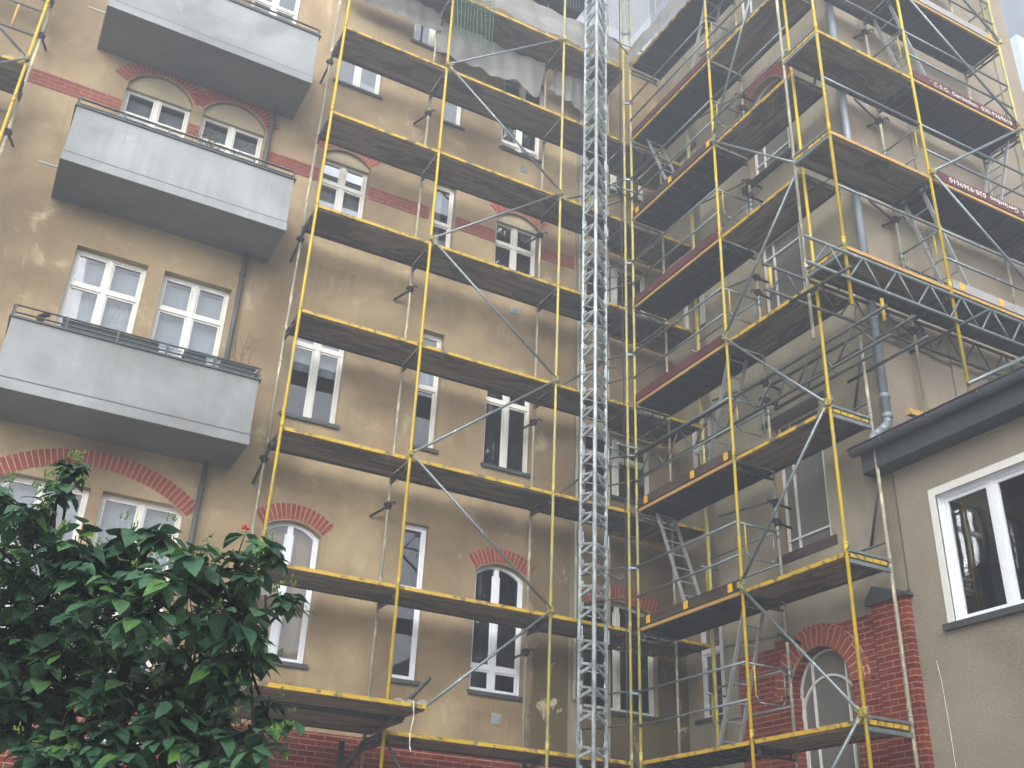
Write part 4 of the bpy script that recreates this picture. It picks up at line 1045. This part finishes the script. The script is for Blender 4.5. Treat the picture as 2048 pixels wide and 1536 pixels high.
def net(name, pts, nu, nv, mat, label, r=.006, sag=0):
    """pts: 4 corners (a,b,c,d) bilinear"""
    a, b, c, d_ = map(Vector, pts); mb = MB()
    def P(f, g_): 
        p = a.lerp(b, f).lerp(d_.lerp(c, f), g_); p.z -= sag * math.sin(f * math.pi) * g_; p.y += .05 * math.sin(f * 9 + g_ * 4) ; return p
    K = 10
    for i in range(nu + 1):
        for k in range(K): mb.tube(P(i / nu, k / K), P(i / nu, (k + 1) / K), r, 4, caps=False)
    for j in range(nv + 1):
        for k in range(K): mb.tube(P(k / K, j / nv), P((k + 1) / K, j / nv), r, 4, caps=False)
    return tag(mb.build(name, mat), label, 'safety net', 'safety nets on the top lifts')
net('safety_net', [(-2.56, -.06, 14.6), (-1.7, -.06, 14.9), (-1.66, -.06, 12.75), (-2.5, -.06, 13.0)], 11, 22, m_netg, 'green safety net draped over a yellow pole below the top deck', .006, .12)
net('safety_net', [(0.0, -.08, 16.1), (1.5, -.08, 16.1), (1.5, -.08, 14.9), (0.0, -.08, 14.9)], 22, 16, m_netd, 'grey safety net left of the sky gap behind the mast', .004)
net('safety_net', [(1.5, -.1, 16.9), (1.5, -2.4, 16.9), (1.5, -2.4, 14.7), (1.5, -.1, 14.7)], 26, 24, m_netd, 'grey safety net in front of the bright sky gap at the inner corner', .004)

# ------------------------------------------------------------------ things on the balconies
def planter(x, y, z, L, label, mat, w=.18, h=.17):
    mb = MB(); b = .02
    mb.add([(x, y, z), (x + L, y, z), (x + L, y + w, z), (x, y + w, z), (x - b, y - b, z + h), (x + L + b, y - b, z + h), (x + L + b, y + w + b, z + h), (x - b, y + w + b, z + h)],
           [(0, 3, 2, 1), (0, 1, 5, 4), (1, 2, 6, 5), (2, 3, 7, 6), (3, 0, 4, 7), (4, 5, 6, 7)])
    mb.box((x - b - .008, y - b - .008, z + h - .02), (x + L + b + .008, y - b, z + h + .004))
    tag(mb.build('planter_box', mat), label, 'planter', 'planter boxes on the lowest balcony')
m_plant = simple('planter_dark', srgb(66, 76, 78), 0.6, 0, 0.15); m_plantl = simple('planter_light', srgb(176, 188, 190), 0.6, 0, .1)
planter(-7.7, .1, 4.66, 1.25, 'long dark green-grey planter box at the left end of the balcony railing', m_plant)
planter(-6.4, .1, 4.64, .27, 'pale box between the two dark planters', m_plantl)
planter(-6.05, .1, 4.66, 1.0, 'dark planter box in the middle of the lowest balcony', m_plant)
planter(-5.05 - .8 + .98, .1, 4.66, -.0 + .001 + .0, 'x', m_plant) if False else None
planter(-5.0 - .0 - .02 - .0, .1, 4.66, .001, 'x', m_plant) if False else None
planter(-5.65 + .68 - .0 - .6, .32, 4.66, .5, 'dark planter box at the right end holding dry stalks', m_plant)
planter(-4.97 - .78 - .0 + .02, .1, 4.64, .16, 'small pale box near the right end of the lowest balcony', m_plantl)
def twigs(x, y, z, n, h, label, seed, mat, leaves=0):
    rnd = random.Random(seed); mb = MB()
    for i in range(n):
        p = Vector((x + rnd.uniform(-.25, .25), y + rnd.uniform(-.05, .05), z)); d = Vector((rnd.uniform(-.35, .35), rnd.uniform(-.3, .2), 1)).normalized()
        for k in range(4):
            q = p + d * h / 4; mb.tube(p, q, .006 - k * .001, 5, 0); 
            if k > 0:
                e = q + Vector((rnd.uniform(-.08, .08), rnd.uniform(-.05, .05), rnd.uniform(0, .08))); mb.tube(q, e, .003, 4, 0)
                for _ in range(leaves):
                    a = e + Vector((rnd.uniform(-.05, .05), rnd.uniform(-.05, .05), rnd.uniform(-.04, .04))); s1 = Vector((rnd.uniform(-.03, .03), rnd.uniform(-.03, .03), rnd.uniform(-.02, .02))); s2 = Vector((rnd.uniform(-.03, .03), .01, rnd.uniform(-.03, .03)))
                    mb.add([a, a + s1, a + s1 + s2, a + s2], [(0, 1, 2, 3)], 1)
            p = q; d = (d + Vector((rnd.uniform(-.25, .25), rnd.uniform(-.2, .2), 0))).normalized()
    tag(mb.build('dry_plant', [mat, m_twl]), label, 'plant')
m_tw = simple('twig_brown', srgb(96, 70, 56), .9); m_twl = simple('withered_leaf', srgb(92, 84, 52), .8, 0, .5, 20)
twigs(-5.15, .35, 4.7, 9, .75, 'dry reddish stalks at the right end of the lowest balcony', 3, m_tw)
twigs(-6.35, .2, 8.34, 8, .42, 'withered yellowish plant on the middle balcony between the windows', 5, m_tw, 5)
twigs(-5.95, .2, 8.34, 4, .45, 'small sparse dark plant on the middle balcony', 8, m_tw, 3)
lf = MB()
lf.tube((-7.99, .12, 4.66), (-7.99, .12, 4.8), .05, 10); lf.tube((-7.99, .12, 4.8), (-7.9, .05, 4.82), .035, 8)
tag(lf.build('balcony_lamp', m_black, None, True), 'small dark lamp behind the left end of the lowest balcony railing', 'lamp')

# ------------------------------------------------------------------ tubes behind the tree
S5 = thing('fence_panel', 'galvanised tube barrier glimpsed through the lower leaves of the tree', 'barrier', (-5.6, -1, -4))
for (a, b) in (((-6.5, -1, -.68), (-4.6, -1, -.62)), ((-6.5, -1, -.86), (-4.6, -1, -.80)), ((-5.95, -1, -.65), (-5.98, -1, -4)), ((-5.5, -1, -.8), (-5.8, -1, -1.6)), ((-4.7, -1, -.6), (-4.7, -1, -4))):
    t_ = MB(); t_.tube(a, b, .03); t_.build('rail', m_galv, S5, True)

# ------------------------------------------------------------------ the tree at the lower left
T = thing('tree', 'leafy dark green tree filling the lower left corner', 'tree', (-7.15, -8.0, -4))
blobs = [(-7.64, -8.87, -0.95, 0.195), (-7.61, -8.46, -1.21, 0.341), (-7.43, -8.81, -1.03, 0.243), (-7.37, -8.43, -1.37, 0.275), (-7.23, -8.76, -0.91, 0.184), (-7.22, -9.07, -1.23, 0.232), (-7.03, -9.3, -1.09, 0.188), (-6.82, -8.6, -1.21, 0.261), (-6.84, -9.24, -0.99, 0.152), (-6.77, -9.18, -1.18, 0.195), (-6.6, -8.84, -0.76, 0.102), (-6.63, -8.99, -1.28, 0.112), (-6.67, -8.5, -1.52, 0.225), (-6.91, -8.68, -1.55, 0.135), (-6.47, -8.77, -1.53, 0.127), (-7.34, -8.65, -1.72, 0.171), (-7.51, -8.21, -1.58, 0.207), (-6.51, -8.87, -0.98, 0.076), (-7.58, -8.82, -0.66, 0.086), (-7.56, -8.73, -0.51, 0.051), (-7.68, -8.61, -0.72, 0.104), (-6.59, -9.1, -1.73, 0.127), (-7.81, -8.5, -0.66, 0.094), (-7.15, -8.9, -0.8, 0.091), (-6.77, -8.99, -1.41, 0.153), (-8.1, -8.6, -1.3, .3), (-8.1, -8.5, -1.75, .3), (-7.0, -8.3, -2.0, .25), (-6.7, -8.6, -1.95, .2),
 (-7.30, -8.5, -1.78, .22), (-7.05, -8.75, -1.72, .2), (-7.02, -8.35, -1.45, .2), (-6.95, -8.9, -1.62, .17), (-7.2, -8.75, -1.5, .13), (-7.45, -8.0, -1.3, .3), (-7.0, -7.9, -1.25, .28), (-7.3, -8.0, -1.9, .25), (-6.85, -8.1, -1.75, .22), (-6.75, -8.9, -1.7, .13)]
rnd = random.Random(11)
trunk = MB()
def limb(pts, r0, r1):
    n = len(pts) - 1
    for i in range(n):
        trunk.tube(pts[i], pts[i + 1], r0 + (r1 - r0) * i / n, 9, 0, True, r0 + (r1 - r0) * (i + 1) / n)
fork = Vector((-7.22, -8.15, -1.62))
limb([(-7.1, -7.95, -4), (-7.12, -7.98, -3), (-7.1, -8.05, -2.2), (-7.14, -8.1, -1.85), fork], .075, .05)
limb([fork, (-7.29, -8.25, -1.5), (-7.38, -8.4, -1.4), (-7.5, -8.5, -1.1), (-7.58, -8.7, -.7)], .035, .008)
limb([fork, (-7.1, -8.4, -1.5), (-6.94, -8.65, -1.43), (-6.8, -8.8, -1.37), (-6.66, -8.93, -1.28)], .026, .014)
limb([(-6.59, -8.94, -1.34), (-6.64, -8.95, -1.27), (-6.58, -8.95, -1.2), (-6.6, -8.9, -1.0)], .014, .006)
limb([(-7.1, -8.4, -1.5), (-7.1, -8.6, -1.2), (-7.13, -8.8, -.95)], .03, .012)
twm = MB()
leaves = []
def leafat(P, axis, nrm, L, W):
    axis = axis.normalized(); side = axis.cross(nrm).normalized(); nrm = side.cross(axis)
    st = [(0, 0), (.12, .55), (.32, 1.0), (.55, .92), (.78, .52), (1.0, 0)]
    droop = rnd.uniform(.1, .4); fold = rnd.uniform(.1, .35); vs = []
    for f, wd in st:
        c = P + axis * L * f - Vector((0, 0, 1)) * droop * L * f * f
        w_ = W * wd / 2; vs += [c + side * w_ + nrm * w_ * fold, c, c - side * w_ + nrm * w_ * fold]
    leaves.append((vs, min(1, max(0, rnd.gauss(.45, .22) if rnd.random() > .08 else rnd.uniform(.85, 1)))))
skel = [fork, Vector((-7.38, -8.4, -1.4)), Vector((-7.5, -8.5, -1.1)), Vector((-6.94, -8.65, -1.43)), Vector((-6.66, -8.93, -1.28)), Vector((-7.1, -8.6, -1.2)), Vector((-6.8, -8.8, -1.37))]
for (x, y, z, r) in blobs:
    c = Vector((x, y, z)); vol = (r / .2) ** 2; nt_ = max(7, int(26 * vol))
    near = min(skel, key=lambda s_: (s_ - c).length)
    pm = near.lerp(c, .5) + Vector((rnd.uniform(-.06, .06), rnd.uniform(-.06, .06), .04))
    twm.path([near, pm, c], .007, 6)
    for k in range(nt_):
        d = Vector((rnd.gauss(0, 1), rnd.gauss(0, 1), rnd.gauss(0, 1))).normalized() * r * rnd.uniform(.25, 1) ** .6
        d.y *= 1.25
        tip = c + d; s0 = c + d * .2
        twm.tube(s0, tip, .0032, 4, 0, False, .002)
        n = rnd.randint(4, 7); a0 = rnd.uniform(0, 6.28)
        for i in range(n):
            a = a0 + i * 2.4; out = Vector((math.cos(a), math.sin(a), rnd.uniform(-.9, .25)))
            nr = Vector((rnd.uniform(-.5, .5), rnd.uniform(-.7, .2), 1)).normalized()
            L = rnd.uniform(.055, .12) * (1 if r > .09 else .75)
            leafat(tip - d.normalized() * rnd.uniform(0, .05) + out * .012, out, nr, L, L * rnd.uniform(.6, .8))
# drooping tip on the right
for i in range(9):
    f = i / 8; P = Vector((-6.55, -8.87, -1.0)).lerp(Vector((-6.38, -8.82, -1.02)), f)
    leafat(P, Vector((rnd.uniform(.2, 1), rnd.uniform(-.3, .3), rnd.uniform(-.8, .1))), Vector((0, -.4, 1)), .07, .035)
lv = MB(); var = []
for vs, t in leaves:
    fs = []
    for i in range(5):
        a = i * 3; fs += [(a, a + 1, a + 4, a + 3), (a + 1, a + 2, a + 5, a + 4)]
    lv.add(vs, fs); var += [t] * len(vs)
cr_ = lv.build('crown', m_leaf, T, True)
at = cr_.data.attributes.new('leafvar', 'FLOAT', 'POINT'); at.data.foreach_set('value', var)
trunk.build('trunk', m_bark, T, True); twm.build('twigs', m_bark, T, True)
m_bud = simple('bud_green', (.10, .17, .03), .6, 0, .3, 20)
for (x, y, z, r) in blobs[:25]:
    for _ in range(4):
        bd = MB(); c = Vector((x, y, z)) + Vector((rnd.gauss(0, 1), rnd.gauss(0, 1), rnd.gauss(.4, 1))).normalized() * r
        for _ in range(6):
            p = c + Vector((rnd.uniform(-.02, .02), rnd.uniform(-.02, .02), rnd.uniform(-.01, .03))); bd.tube(p, p + Vector((rnd.uniform(-.01, .01), rnd.uniform(-.01, .01), .018)), .005, 5, 0, True, .002)
        bd.build('flower_buds', m_bud, T)
m_berry = simple('berry_red', (.55, .02, .02), .3)
bm = bmesh.new()
for p in ((-6.775, -9.02, -.73), (-6.762, -9.02, -.74), (-6.783, -9.03, -.742)): bmesh.ops.create_icosphere(bm, subdivisions=2, radius=.009, matrix=Matrix.Translation(Vector(p) - Vector(T.location)))
me = bpy.data.meshes.new('berries'); bm.to_mesh(me); bm.free(); me.materials.append(m_berry); bo = bpy.data.objects.new('berries', me); C.objects.link(bo); bo.parent = T

# ------------------------------------------------------------------ haze
HZ = 0.016
if HZ > 0:
    hb = MB(); hb.box((-60, -60, -5), (60, 60, 36))
    a = NT('haze'); a.t.nodes.remove(a.p); v = a.n('VolumePrincipled')
    v.inputs['Color'].default_value = (.80, .87, .97, 1); v.inputs['Density'].default_value = HZ; v.inputs['Anisotropy'].default_value = 0.3
    a.l(v.outputs[0], a.out.inputs['Volume'])
    h = hb.build('haze', a.m); h['kind'] = 'stuff'
